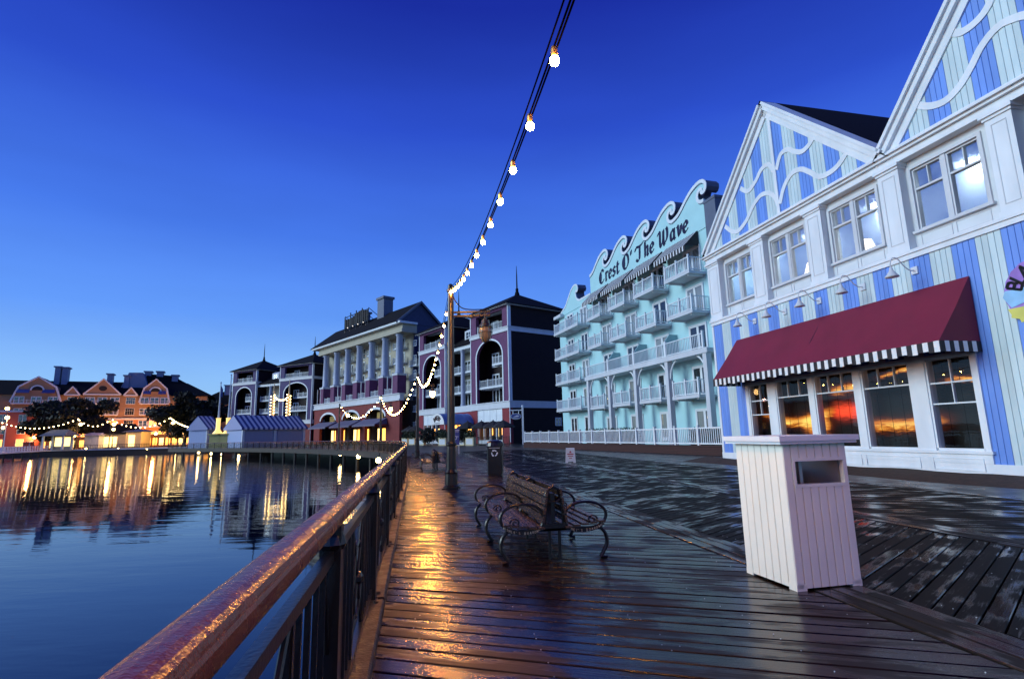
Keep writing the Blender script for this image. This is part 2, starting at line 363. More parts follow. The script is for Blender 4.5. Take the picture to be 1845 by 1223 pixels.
def ribbon(mb, pts, hw, y0, y1):
    """flat band of half width hw along a polyline in (x,z), from y0 to y1 deep"""
    n = len(pts); a = []; b = []
    for i in range(n):
        p = pts[max(i - 1, 0)]; q = pts[min(i + 1, n - 1)]
        dx, dz = q[0] - p[0], q[1] - p[1]; l = math.hypot(dx, dz) or 1
        nx, nz = -dz / l * hw, dx / l * hw
        a.append((pts[i][0] + nx, pts[i][1] + nz)); b.append((pts[i][0] - nx, pts[i][1] - nz))
    for i in range(n - 1):
        mb.prismy([a[i], a[i + 1], b[i + 1], b[i]], y0, y1)
    return mb

# built-in lettering: strokes laid with a broad nib
GL = {
 'C': [[(.75, .8), (.55, .98), (.25, .85), (.1, .5), (.22, .12), (.5, 0), (.78, .16)], [(.3, .85), (.34, .5), (.3, .15)]],
 'O': [[(.45, 1), (.15, .8), (.08, .45), (.25, .08), (.5, 0), (.78, .2), (.85, .55), (.72, .88), (.45, 1)], [(.3, .85), (.3, .15)]],
 'T': [[(.0, .78), (.1, .97), (.4, .93), (.7, .95), (.98, 1.05)], [(.56, .95), (.54, .2), (.44, .02), (.24, .02), (.14, .14)]],
 'W': [[(.0, .85), (.12, .98), (.22, .85), (.25, .1), (.55, .3), (.6, .95)], [(.25, .08), (.34, .0)], [(.6, .9), (.64, .1), (.98, .35), (1.02, .8), (.92, 1.0)], [(.64, .08), (.72, 0)]],
 'r': [[(.1, .6), (.16, .62), (.16, .02), (.26, .0)], [(.18, .45), (.34, .62), (.46, .56)]],
 'e': [[(.1, .3), (.42, .38), (.4, .56), (.25, .64), (.08, .45), (.1, .14), (.25, 0), (.44, .12)]],
 's': [[(.42, .54), (.28, .64), (.12, .52), (.2, .36), (.38, .26), (.36, .06), (.18, 0), (.06, .1)]],
 't': [[(.2, .85), (.18, .12), (.28, 0), (.4, .1)], [(.04, .6), (.38, .62)]],
 'h': [[(.12, 1.0), (.14, .0)], [(.14, .45), (.32, .64), (.44, .52), (.42, .08), (.5, .0)]],
 'a': [[(.4, .5), (.24, .62), (.08, .42), (.1, .1), (.24, 0), (.4, .2)], [(.42, .62), (.42, .08), (.52, 0)]],
 'v': [[(.04, .62), (.12, .6), (.22, .04), (.4, .3), (.42, .6)]],
 "'": [[(.1, 1.0), (.06, .75)]],
}
ADV = {'C': .86, 'O': .98, 'T': .95, 'W': 1.12, 'r': .48, 'e': .52, 's': .5, 't': .46, 'h': .58, 'a': .6, 'v': .5, "'": .25, ' ': .32}
SANS = {
 'A': [[(0, 0), (.3, 1), (.6, 0)], [(.12, .35), (.48, .35)]], 'B': [[(0, 0), (0, 1), (.4, .97), (.45, .75), (.38, .53), (0, .52)], [(.38, .53), (.52, .3), (.42, .03), (0, 0)]],
 'K': [[(0, 0), (0, 1)], [(.5, 1), (0, .45)], [(.15, .55), (.55, 0)]], 'E': [[(.5, 0), (0, 0), (0, 1), (.5, 1)], [(0, .52), (.4, .52)]],
 'R': [[(0, 0), (0, 1), (.45, .95), (.5, .7), (.4, .5), (0, .5)], [(.25, .5), (.55, 0)]], 'Y': [[(0, 1), (.28, .5), (.56, 1)], [(.28, .5), (.28, 0)]],
 'D': [[(0, 0), (0, 1), (.35, .95), (.55, .6), (.5, .25), (.3, .02), (0, 0)]], 'I': [[(.1, 0), (.1, 1)]], 'S': [[(.5, .85), (.3, 1), (.05, .85), (.1, .6), (.42, .42), (.5, .18), (.28, 0), (.0, .14)]],
 'N': [[(0, 0), (0, 1), (.5, 0), (.5, 1)]], "'": [[(.08, 1), (.08, .78)]], 'O': [[(.3, 1), (.05, .75), (.05, .25), (.3, 0), (.55, .25), (.55, .75), (.3, 1)]],
 'W': [[(0, 1), (.18, 0), (.38, .8), (.56, 0), (.76, 1)]], 'L': [[(0, 1), (0, 0), (.45, 0)]], 'C': [[(.52, .82), (.3, 1), (.05, .75), (.05, .25), (.3, 0), (.52, .18)]],
 'U': [[(0, 1), (0, .25), (.25, 0), (.5, .25), (.5, 1)]], 'T': [[(0, 1), (.55, 1)], [(.27, 1), (.27, 0)]],
}
SADV = {'I': .32, "'": .25, ' ': .4, 'W': .95}
def nib_stroke(mb, pts, nib, y0, y1, f):
    """sweep a slanted nib (two half-vectors) along pts; f maps (x,z) of the lettering plane"""
    for (a, b) in zip(pts[:-1], pts[1:]):
        for (n1, n2) in nib:
            q = [(a[0] - n1, a[1] - n2), (a[0] + n1, a[1] + n2), (b[0] + n1, b[1] + n2), (b[0] - n1, b[1] - n2)]
            mb.prismy([f(*p) for p in q], y0, y1)

# ------------------------------------------------------------------ boardwalk frame: s across (away from rail), t along the rail
HB = R(-10.2)
dB = Vector((math.sin(HB), math.cos(HB), 0)); nB = Vector((dB.y, -dB.x, 0)); OB = Vector((-.33, 0, 0))
def ST(s, t, z=0.0): return OB + nB * s + dB * t + Vector((0, 0, z))

# ---- rail curve beyond the straight stretch (world xy)
RAIL = [tuple(ST(0, t)[:2]) for t in (-8, 0, 10, 18)] + [(-4.95, 25.0), (-6.7, 33.0), (-9.4, 41.5), (-13.3, 50.5), (-20.3, 61.5), (-29.5, 73.5), (-40, 85), (-51, 94), (-60, 100), (-66.5, 105.5)]
RC = smoothcurve(RAIL, 8)

# ------------------------------------------------------------------ setting
MB().quad((-700, -60, -1.6), (60, -60, -1.6), (60, 230, -1.6), (-700, 230, -1.6)).build('lagoon_water', M_water)
tag(bpy.data.objects['lagoon_water'], kind='structure')
g = MB()
for a, b in zip(RC[:-1], RC[1:]):
    g.quad((a[0] + .1, a[1], -.10), (900, a[1], -.10), (900, b[1], -.10), (b[0] + .1, b[1], -.10))
lx, ly = RC[-1]
g.quad((lx, ly, -.10), (900, ly, -.10), (900, 150, -.10), (lx, 150, -.10))
g.quad((-900, 150, -.10), (900, 150, -.10), (900, 3000, -.10), (-900, 3000, -.10))
g.quad((-900, 150, -1.9), (lx, 150, -1.9), (lx, 150, -.1), (-900, 150, -.1))
g.quad((OB.x, -8, -.10), (900, -8, -.10), (900, -300, -.10), (OB.x, -300, -.10))
tag(g.build('ground', M_ground), kind='structure')
# distant wooden promenade following the rail
fw = MB()
prev = None
for (x, y) in RC:
    if y < 36: continue
    if prev:
        fw.quad((prev[0] + .05, prev[1], -.012), (prev[0] + 13 + (prev[1] - 36) * .12, prev[1] + 4, -.012), (x + 13 + (y - 36) * .12, y + 4, -.012), (x + .05, y, -.012))
    prev = (x, y)
tag(fw.build('far_boardwalk', M_farwalk), kind='structure')
pv = MB(); pv.quad(ST(10.2, -6, -.03), ST(40, -6, -.03), ST(70, 90, -.03), ST(9.4, 90, -.03))
tag(pv.build('pavement', M_asph), kind='structure')
gb = MB(); gb.quad(ST(0, -4, -.07), ST(10.4, -4, -.07), ST(10.4, 42, -.07), ST(-.6, 42, -.07))
tag(gb.build('under_deck', M_dark), kind='structure')

# ---- deck planks
def deck(name, label, s0, s1, ang, pitch, t0, t1, mtl, limit=299):
    root = empty(name, ST((s0 + s1) / 2, 0)); tag(root, label, None, None, 'structure')
    root.rotation_euler = (0, 0, math.atan2(nB.y, nB.x))
    tn = math.tan(ang); w = pitch * math.cos(ang) - .013
    t = t0; i = 0; far = MB()
    while t < t1:
        hl = (s1 - s0) / 2
        # slanted ends follow the lane edges: parallelogram plank in lane frame (x=s, y=t)
        dy = w / 2 / math.cos(ang); zt = random.uniform(-.003, .003); j0, j1 = random.uniform(-.008, .006), random.uniform(-.006, .008)
        c = .005
        def P(x, yy, z): return (x, yy + x * tn, z)
        m = MB()
        x0, x1 = -hl + j0, hl + j1
        vs = [P(x0, -dy, -.045), P(x1, -dy, -.045), P(x1, dy, -.045), P(x0, dy, -.045),
              P(x0, -dy, zt - c), P(x1, -dy, zt - c), P(x1, dy, zt - c), P(x0, dy, zt - c),
              P(x0, -dy + c * 1.4, zt), P(x1, -dy + c * 1.4, zt), P(x1, dy - c * 1.4, zt), P(x0, dy - c * 1.4, zt)]
        fs = [(3, 2, 1, 0), (0, 1, 5, 4), (1, 2, 6, 5), (2, 3, 7, 6), (3, 0, 4, 7), (4, 5, 9, 8), (6, 7, 11, 10), (8, 9, 10, 11), (5, 6, 10, 9), (7, 4, 8, 11)]
        if i < limit:
            # build in a frame rotated onto the plank so the grain runs along it
            ca, sa = math.cos(-ang), math.sin(-ang)
            m.add([(x * ca - y * sa, x * sa + y * ca, z) for x, y, z in vs], fs)
            o = m.build('plank', mtl, root); o.location = (0, t, 0); o.rotation_euler = (0, 0, ang)
        else:
            far.add([(x, y + t, z) for x, y, z in vs], fs)
        t += pitch; i += 1
    if far.v: tag(far.build('distant_planks', mtl, root), kind='stuff')
    return root
A1 = R(-27); A2 = R(33)
deck('boardwalk_rail_lane', 'wet timber boardwalk lane beside the lagoon railing', .06, 3.36, A1, .185, -1.2, 44, M_plankL)
deck('boardwalk_diagonal_lane', 'wet timber boardwalk lane with diagonal boards between edging strips', 3.83, 6.36, A2, .162, -3.5, 44, M_plank)
deck('boardwalk_shop_lane', 'wet timber boardwalk lane beside the dark pavement', 6.83, 10.0, A1, .185, -1.5, 44, M_plank)
def edging(name, label, s0, n, wd, t0, t1, mtl):
    root = empty(name, ST(s0, 0), math.atan2(dB.y, dB.x)); tag(root, label, None, None, 'structure')
    for k in range(n):
        t = t0 - random.uniform(0, 2.5)
        while t < t1:
            ln = random.uniform(3.2, 4.8)
            m = MB().cbox(t, t + ln - .006, -(k + 1) * wd + .005, -k * wd - .005, -.045, .006 + random.uniform(-.002, .003), .005)
            m.build('plank', mtl, root); t += ln
edging('edging_strip', 'three long grey boards edging the diagonal lane on the lagoon side', 3.38, 3, .145, -2, 44, M_plankB)
edging('edging_strip', 'three long grey boards edging the diagonal lane on the shop side', 6.38, 3, .145, -2, 44, M_plankB)
edging('edging_strip', 'pale single board edging the boardwalk along the dark pavement', 10.02, 1, .2, -2, 60, M_plankB)
# screw heads on the near boards
sc = MB()
for k in range(60):
    t = -.6 + k * .185
    for s_ in (.35, 1.05, 1.78, 1.84, 2.5, 3.2):
        if random.random() < .75:
            s2 = s_ + random.uniform(-.03, .03); tt = t + (s2 - 1.71) * math.tan(A1) + random.choice((-.05, .05))
            p = ST(s2, tt); sc.lathe([(.0042, .001), (.0038, .0045), (.001, .005)], 6, p)
for k in range(50):
    t = -1 + k * .162
    for s_ in (3.95, 5.1, 6.25):
        s2 = s_ + random.uniform(-.03, .03); tt = t + (s2 - 5.095) * math.tan(A2) + random.choice((-.04, .04))
        sc.lathe([(.0042, .001), (.0038, .0045), (.001, .005)], 6, ST(s2, tt))
tag(sc.build('deck_screws', M_screw), 'small bright screw heads dotted over the near deck boards', 'screws', kind='stuff')

# ------------------------------------------------------------------ railing
def rail_panel_mesh(ln):
    """one iron panel of length ln: rails, balusters and a centre square with ring and cross; x along, y=0, z up"""
    m = MB(); h0, h1 = .13, .80
    m.box(0, ln, -.018, .018, h1 - .02, h1 + .02); m.box(0, ln, -.018, .018, h0 - .02, h0 + .02)
    m.box(0, ln, -.012, .012, .90, .93)
    nb = 14; c = ln / 2; hw = .30
    for i in range(1, nb):
        x = ln * i / nb
        if abs(x - c) < hw - .02: continue
        m.box(x - .009, x + .009, -.009, .009, h0, h1)
    for x in (c - hw, c + hw): m.box(x - .013, x + .013, -.013, .013, h0, h1)
    zc = (h0 + h1) / 2; rr = .2
    m.tube([(c + rr * math.cos(a * math.pi / 8), 0, zc + rr * math.sin(a * math.pi / 8)) for a in range(16)], .012, 6, closed=True)
    for sx in (1, -1):
        m.tube([(c - hw * sx, 0, h0), (c + hw * sx, 0, h1)], .010, 6)
    m.ball((c, 0, zc), .04, 8, 5)
    for x in (.0, ln):                       # curved struts at the ends
        sg = 1 if x == 0 else -1
        m.tube([(x, 0, .45), (x + sg * .05, 0, .62), (x + sg * .16, 0, .78)], .009, 6)
    return m
def railing(name, label, path, full=True, spacing=2.0):
    """path: list of xy; posts every `spacing` metres"""
    root = empty(name, (path[0][0], path[0][1], 0)); tag(root, label, 'railing')
    ox, oy = path[0]
    P = [Vector((x - ox, y - oy, 0)) for x, y in path]
    # resample
    cum = [0]
    for a, b in zip(P[:-1], P[1:]): cum.append(cum[-1] + (b - a).length)
    def at(d):
        for i in range(len(P) - 1):
            if d <= cum[i + 1] + 1e-6: return P[i].lerp(P[i + 1], (d - cum[i]) / max(1e-6, cum[i + 1] - cum[i]))
        return P[-1]
    n = max(1, round(cum[-1] / spacing)); st = cum[-1] / n
    pts = [at(i * st) for i in range(n + 1)]
    # handrail: flattened round timber with a raised shoulder bead
    half = [(.040, -.035), (.042, -.024), (.052, -.020), (.055, -.010), (.056, .004), (.054, .016), (.049, .024), (.0475, .0235), (.046, .028), (.041, .038), (.032, .046), (.018, .0515), (.0, .053)]
    half = [(a * .92, b * .92) for a, b in half]
    prof = half + [(-a, b) for a, b in half[-2::-1]]
    hp = [at(d * cum[-1] / (n * 4)) for d in range(n * 4 + 1)]
    k = len(prof); j0 = 0
    while j0 < len(hp) - 1:
        j1 = min(j0 + 12, len(hp) - 1); vs = []
        for i in range(j0, j1 + 1):
            p = hp[i]; tdir = (hp[min(i + 1, len(hp) - 1)] - hp[max(i - 1, 0)]).normalized(); sd = Vector((tdir.y, -tdir.x, 0))
            if i == j0: p = p + tdir * .002
            if i == j1: p = p - tdir * .002
            for a, b in prof: vs.append(p + sd * a + Vector((0, 0, .945 + b)))
        m_ = j1 - j0
        fs = [(i * k + j, i * k + (j + 1) % k, (i + 1) * k + (j + 1) % k, (i + 1) * k + j) for i in range(m_) for j in range(k)]
        fs += [tuple(range(k)), tuple(m_ * k + j for j in range(k))[::-1]]
        MB().add(vs, fs).build('handrail', M_rail, root, smooth=False); j0 = j1
    pm = MB(); pm.box(-.04, .04, -.04, .04, -.3, .91); pm.box(-.055, .055, -.055, .055, .0, .07); pm.lathe([(.05, .82), (.06, .84), (.05, .87), (.035, .9)], 10)
    pme = pm.mesh('post', M_black)
    pan = rail_panel_mesh(st - .08).mesh('iron_panel', M_black)
    for i, p in enumerate(pts):
        q = pts[min(i + 1, n)] - pts[max(i - 1, 0)]
        o = inst(pme, 'post', root, p, math.atan2(q.y, q.x))
        if i < n:
            dd = pts[i + 1] - p
            inst(pan, 'iron_panel', root, p + dd.normalized() * .04, math.atan2(dd.y, dd.x))
    # kerb timber on the deck edge
    kb = MB()
    for i in range(n):
        a, b = pts[i], pts[i + 1]; dd = (b - a).normalized(); sd = Vector((dd.y, -dd.x, 0))
        kk = MB(); ln = (b - a).length
        rz = math.atan2(dd.y, dd.x)
        kk.cbox(.03, ln - .03, -.105, .02, .0, .075, .012)
        kk.lathe([(.018, .07), (.018, .09), (.004, .094)], 8, (.12, -.05, 0)); kk.lathe([(.018, .07), (.018, .09), (.004, .094)], 8, (ln - .12, -.05, 0))
        kk.build('kerb_timber', M_kerb, root, loc=a).rotation_euler = (0, 0, rz)
    # fascia below the deck
    f = MB()
    for a, b in zip(hp[:-1], hp[1:]):
        dd = (b - a).normalized(); sd = Vector((-dd.y, dd.x, 0)) * .06
        f.add([a + sd + Vector((0, 0, -.55)), b + sd + Vector((0, 0, -.55)), b + sd + Vector((0, 0, -.01)), a + sd + Vector((0, 0, -.01)), a + Vector((0, 0, -.01)), b + Vector((0, 0, -.01))], [(0, 1, 2, 3), (3, 2, 5, 4)])
    f.build('fascia_beam', M_pile, root)
    for i in range(0, n + 1, 2):
        p = pts[i]; d2 = (pts[min(i + 1, n)] - pts[max(i - 1, 0)]).normalized(); ins = Vector((d2.y, -d2.x, 0)) * .35
        MB().lathe([(.16, -2.4), (.16, -.3)], 10, p + ins).build('pile', M_pile, root)
    return root
near = [p for p in RC if p[1] <= 20.6]; far = [p for p in RC if p[1] >= near[-1][1]]
railing('boardwalk_railing', 'long copper brown wooden handrail on black iron panels beside the wet deck', near)
railing('curved_railing', 'curved railing with round iron motifs sweeping along the far lagoon edge', far, spacing=2.3)

# ------------------------------------------------------------------ street lamps
def make_lamp(name, label, loc, lit, rz):
    root = empty(name, loc, rz, label, 'street lamp', 'lamp posts along the boardwalk')
    H = 4.95
    MB().lathe([(.2, 0), (.2, .06), (.16, .09), (.15, .35), (.17, .38), (.125, .46), (.11, 1.0), (.13, 1.03), (.13, 1.07), (.1, 1.1), (.086, 2.6), (.078, H - .1), (.1, H - .08), (.1, H - .02), (.07, H), (.07, H + .08), (.03, H + .12)], 16).build('pole', M_bronze, root, smooth=False)
    MB().box(-.2, .2, -.2, .2, 0, .035).build('base_plate', M_black, root)
    MB().box(.05, 1.02, -.025, .025, 4.30, 4.345).box(.05, 1.02, -.025, .025, 4.20, 4.245).build('bracket_arm', M_bronze, root)
    MB().tube(smoothcurve([(.06, 0, 4.78), (.12, 0, 4.62), (.28, 0, 4.44), (.5, 0, 4.385), (.8, 0, 4.38), (.98, 0, 4.38)], 5), .014, 6).build('scroll_brace', M_bronze, root)
    lt = MB().lathe([(.03, 4.30), (.03, 4.12), (.10, 4.10), (.115, 4.0), (.16, 3.97), (.165, 3.92), (.155, 3.90)], 14, (.88, 0, 0)).build('lantern_hood', M_bronze, root)
    MB().lathe([(.15, 3.90), (.155, 3.78), (.135, 3.66), (.09, 3.57), (.02, 3.53)], 14, (.88, 0, 0)).build('globe', M_lantern if lit else M_amber, root, smooth=True)
    cg = MB()
    for k in range(6):
        a = k * math.pi / 3; c, s = math.cos(a), math.sin(a)
        cg.tube([(.88 + .165 * c, .165 * s, 3.92), (.88 + .17 * c, .17 * s, 3.78), (.88 + .148 * c, .148 * s, 3.65), (.88 + .1 * c, .1 * s, 3.555), (.88, 0, 3.51)], .007, 5)
    cg.tube([(.88 + .172 * math.cos(a * math.pi / 8), .172 * math.sin(a * math.pi / 8), 3.78) for a in range(16)], .008, 5, closed=True)
    cg.build('cage', M_black, root)
    return root
LP = [(2.25, -8.0), (-1.54, 13.36), (-5.75, 32.5), (-12.1, 49.5), (-19.3, 60.2)]
lampnames = ['tall bronze lamp post with caged amber lantern beyond the near bench',
             'second lamp post along the railing with a lit hanging lantern', 'third lamp post along the curved railing hung with a bulb garland', 'last lamp post of the garland on the curved railing before the striped sheds']
for i in range(1, 5):
    make_lamp('street_lamp', lampnames[i - 1], (*LP[i], 0), i > 1, R(-2 if i < 2 else 8))

def bulb_string(name, label, a, b, sag, spacing, r, matb, skip0=.3, big=True, group='bulb garlands over the boardwalk'):
    a, b = Vector(a), Vector(b); root = empty(name, a); tag(root, label, 'string lights', group)
    ln = (b - a).length; n = int(ln / spacing)
    def pt(f): return (b - a) * f + Vector((0, 0, -sag * (1 - (2 * f - 1) ** 2)))
    m = MB(); cpts = [pt(i / 48) for i in range(49)]
    m.tube(cpts, .007 if big else .02, 5)
    if big:
        off = Vector((.03, 0, .03)); m.tube([p + off for p in cpts], .007, 5); m.tube([p - Vector((.025, 0, -.035)) for p in cpts], .006, 5)
    m.build('cable', mat('black_cable', (.0006, .0006, .0008), .8, var=0, spec=.0), root)
    if big:
        so_ = MB().lathe([(.017, .0), (.022, -.02), (.022, -.06), (.018, -.07)], 10).mesh('socket', M_brass)
    bl = MB().lathe([(.35 * r, .1 * r), (.7 * r, -.25 * r), (.96 * r, -.7 * r), (r, -1.05 * r), (.9 * r, -1.5 * r), (.55 * r, -1.88 * r), (.01, -2.0 * r)], 10 if big else 6).mesh('bulb', matb, True)
    for i in range(n + 1):
        f = (i + skip0) * spacing / ln
        if f >= 1: break
        p = pt(f)
        if big:
            s = inst(so_, 'socket', root, p); inst(bl, 'bulb', root, p + Vector((0, 0, -.065)))
        else: inst(bl, 'bulb', root, p)
    return root
TOP = 4.95
bulb_string('bulb_string', 'nearest string of glowing bulbs on a black cable high overhead', (*LP[1], TOP), (*LP[0], TOP), 1.35, .74, .031, M_bulb, .25)
bulb_string('bulb_string', 'string of glowing bulbs drooping beyond the tall bronze lamp post', (*LP[1], TOP), (*LP[2], TOP), 1.4, .74, .031, M_bulb, .6)
bulb_string('bulb_string', 'swag of glowing bulbs between the second and third lamp posts', (*LP[2], TOP), (*LP[3], TOP), 2.0, .8, .045, M_bulbfar, .3, False)
bulb_string('bulb_string', 'swag of glowing bulbs ending at the last lamp post by the striped sheds', (*LP[3], TOP), (*LP[4], TOP), 1.7, .75, .045, M_bulbfar, .3, False)

# ------------------------------------------------------------------ near shop with striped gables
SH = -13.0
P0 = gnd(1305, 828)
shop = empty('striped_shop', (P0.x, P0.y, 0), hd2rz(SH), 'blue and white striped board shop with two gables and a maroon awning', 'shop building')
UL, UR = 0.0, -17.6
MB().box(UR, UL - .25, -11.5, -2.6, 0, 8.6).build('core_wall', M_dark, shop)
MB().box(-.22, UL - .02, -11.5, -.43, 0, 8.6).build('end_wall', M_pale, shop)
MB().box(UR, -.23, -2.6, -.44, 3.1, 5.85).build('floor_void', M_dark, shop)
# siding boards, lower storey
bw, pitch = .142, 1.136
def stripe(u):
    k = (-.1 - u) % pitch
    return M_blue if k < .568 else M_pale
def board(u0, z0, z1a, z1b, y=0.0, th=.03):
    m = MB(); c = .006; uu0, uu1 = u0 - bw + .004, u0 - .004
    m.add([(uu0, y - th, z0), (uu1, y - th, z0), (uu1, y - th, z1a), (uu0, y - th, z1b),
           (uu0, y - c, z0), (uu1, y - c, z0), (uu1, y - c, z1a), (uu0, y - c, z1b),
           (uu0 + c, y, z0), (uu1 - c, y, z0), (uu1 - c, y, z1a), (uu0 + c, y, z1b)],
          [(0, 1, 5, 4), (1, 2, 6, 5), (2, 3, 7, 6), (3, 0, 4, 7), (4, 5, 9, 8), (5, 6, 10, 9), (6, 7, 11, 10), (7, 4, 8, 11), (8, 9, 10, 11)])
    m.build('siding_board', stripe(u0 - bw / 2), shop)
MB().box(UR, -.02, -.42, -.034, 2.98, 5.66).box(-1.86, -.02, -.42, -.034, .0, 2.98).box(UR, -10.5, -.42, -.034, .0, 2.98).build('sheathing', M_groove, shop)
k = 0
while -.1 - k * bw > UR + .2:
    u0 = -.1 - k * bw; k += 1
    um = u0 - bw / 2
    if -10.5 < um < -1.86: board(u0, 2.98, 5.64, 5.64)
    else: board(u0, .30, 5.64, 5.64)
MB().box(-.10, .03, -.3, .02, .3, 5.64).build('corner_board', M_white, shop)
# skirting
MB().box(UR, .04, -.2, .035, 0, .31).build('skirting', M_white, shop)
MB().box(UR, .02, -.4, .05, 5.64, 5.78).box(UR, .06, -.4, .09, 5.78, 5.87).build('belt_course', M_white, shop)
# shop front panel under the windows
MB().box(-10.5, -1.85, -.2, .05, .31, .53).box(-10.55, -1.8, -.2, .09, .53, .60).build('window_sill', M_white, shop)
for a, b in ((-2.05, -3.1), (-3.5, -5.1), (-5.4, -6.9), (-7.05, -8.72), (-9.06, -10.3)):
    m = MB(); z0, z1 = .13, .43
    m.box(a, b, .036, .056, z0, z0 + .02).box(a, b, .05, .062, z1 - .02, z1); m.box(a, a - .02, .05, .064, z0, z1).box(b + .02, b, .05, .064, z0, z1)
    m.build('raised_panel', M_white, shop)
LW = [(-2.03, -3.11, 2), (-3.54, -5.11, 3), (-5.35, -6.93, 3), (-7.19, -8.73, 3), (-9.19, -10.37, 2)]
edges = [-1.85] + [x for a, b, c in LW for x in (a, b)] + [-10.5]
for i in range(0, len(edges), 2):
    MB().box(edges[i], edges[i + 1], -.25, .05, .60, 2.98).build('window_pier', M_white, shop)
MB().box(-10.5, -1.85, -.25, .05, 2.92, 3.0).build('window_head', M_white, shop)
# glowing panel behind the blinds, painted with the panes' orange and red reflections
def reflected_glow_mat():
    m = bpy.data.materials.new('reflected_glow'); m.use_nodes = True; t = m.node_tree; n = t.nodes; l = t.links; b = n['Principled BSDF']
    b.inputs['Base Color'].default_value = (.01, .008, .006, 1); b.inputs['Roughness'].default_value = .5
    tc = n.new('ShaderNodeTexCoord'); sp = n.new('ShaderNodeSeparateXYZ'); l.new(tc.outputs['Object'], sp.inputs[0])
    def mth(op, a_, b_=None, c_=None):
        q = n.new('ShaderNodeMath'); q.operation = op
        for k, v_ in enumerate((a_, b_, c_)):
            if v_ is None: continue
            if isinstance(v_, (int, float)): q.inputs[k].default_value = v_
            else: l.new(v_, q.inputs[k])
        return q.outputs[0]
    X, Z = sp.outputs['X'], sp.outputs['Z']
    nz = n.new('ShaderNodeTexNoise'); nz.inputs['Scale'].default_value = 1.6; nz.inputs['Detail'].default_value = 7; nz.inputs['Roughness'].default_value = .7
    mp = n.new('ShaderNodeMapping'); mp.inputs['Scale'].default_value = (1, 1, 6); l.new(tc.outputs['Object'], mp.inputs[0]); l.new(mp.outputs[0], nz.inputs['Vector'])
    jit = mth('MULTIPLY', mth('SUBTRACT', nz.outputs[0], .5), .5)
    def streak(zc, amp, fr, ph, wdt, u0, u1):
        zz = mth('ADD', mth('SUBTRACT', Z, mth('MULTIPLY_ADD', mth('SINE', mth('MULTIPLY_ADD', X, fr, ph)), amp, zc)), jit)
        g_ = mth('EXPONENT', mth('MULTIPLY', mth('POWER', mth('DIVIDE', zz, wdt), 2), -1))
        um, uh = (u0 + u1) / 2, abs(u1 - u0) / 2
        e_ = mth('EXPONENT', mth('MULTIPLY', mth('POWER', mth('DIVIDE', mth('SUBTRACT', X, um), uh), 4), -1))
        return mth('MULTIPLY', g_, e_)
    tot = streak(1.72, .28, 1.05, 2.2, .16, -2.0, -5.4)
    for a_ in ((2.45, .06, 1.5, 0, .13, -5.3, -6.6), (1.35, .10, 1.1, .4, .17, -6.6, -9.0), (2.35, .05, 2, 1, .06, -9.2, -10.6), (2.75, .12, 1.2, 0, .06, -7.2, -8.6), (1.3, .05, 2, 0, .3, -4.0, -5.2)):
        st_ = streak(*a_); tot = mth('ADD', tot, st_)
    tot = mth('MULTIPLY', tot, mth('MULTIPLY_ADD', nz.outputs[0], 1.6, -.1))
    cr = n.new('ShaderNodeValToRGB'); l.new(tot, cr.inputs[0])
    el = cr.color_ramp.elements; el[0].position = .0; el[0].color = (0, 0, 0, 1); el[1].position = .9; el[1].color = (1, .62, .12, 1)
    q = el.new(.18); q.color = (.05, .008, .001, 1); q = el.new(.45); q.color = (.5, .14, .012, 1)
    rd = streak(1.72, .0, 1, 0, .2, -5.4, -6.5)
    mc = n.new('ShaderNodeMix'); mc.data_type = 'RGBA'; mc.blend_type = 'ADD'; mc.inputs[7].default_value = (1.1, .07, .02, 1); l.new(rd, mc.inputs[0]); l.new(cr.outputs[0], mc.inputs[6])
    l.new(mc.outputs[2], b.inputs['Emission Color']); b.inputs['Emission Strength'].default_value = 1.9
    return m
MB().box(-10.6, -1.8, -.62, -.60, .55, 3.0).build('reflected_glow', reflected_glow_mat(), shop)  # added emissive panel standing in for lights mirrored in the shop glass
for i, (a, b, nm) in enumerate(LW):
    hi = 2.92; lo = .60; tr = 2.32 if nm == 3 else 2.28
    f = MB(); f.box(a, a - .05, -.16, .02, lo, hi).box(b + .05, b, -.16, .02, lo, hi).box(a, b, -.16, .02, hi - .05, hi).box(a, b, -.16, .02, lo, lo + .06)
    f.box(a - .05, b + .05, -.12, -.02, tr - .02, tr + .02)
    if i in (0, 4): f.box(a - .05, b + .05, -.12, -.02, 1.74, 1.775)
    for k in range(1, nm):
        x = a + (b - a) * k / nm; f.box(x - .011, x + .011, -.11, -.03, (1.76 if i in (0, 4) else tr), hi - .05)
    wo = f.build('shop_window', M_white, shop)
    MB().quad((a - .05, -.07, lo + .06), (b + .05, -.07, lo + .06), (b + .05, -.07, hi - .05), (a - .05, -.07, hi - .05)).build('pane', M_glassD, wo)
    bl = MB(); z = lo + .1
    while z < hi - .06:
        bl.add([(a - .06, -.27, z), (b + .06, -.27, z), (b + .06, -.235, z + .003), (a - .06, -.235, z + .003)], [(0, 1, 2, 3)]); z += .045
    for k in range(1, nm + 2):
        x = a + (b - a) * (k - .35) / (nm + 1); bl.box(x - .006, x + .006, -.228, -.224, lo + .08, hi - .06)
    bl.build('blind', mat('bronze_blind', (.008, .006, .004), .6, var=.1, spec=.1), wo)
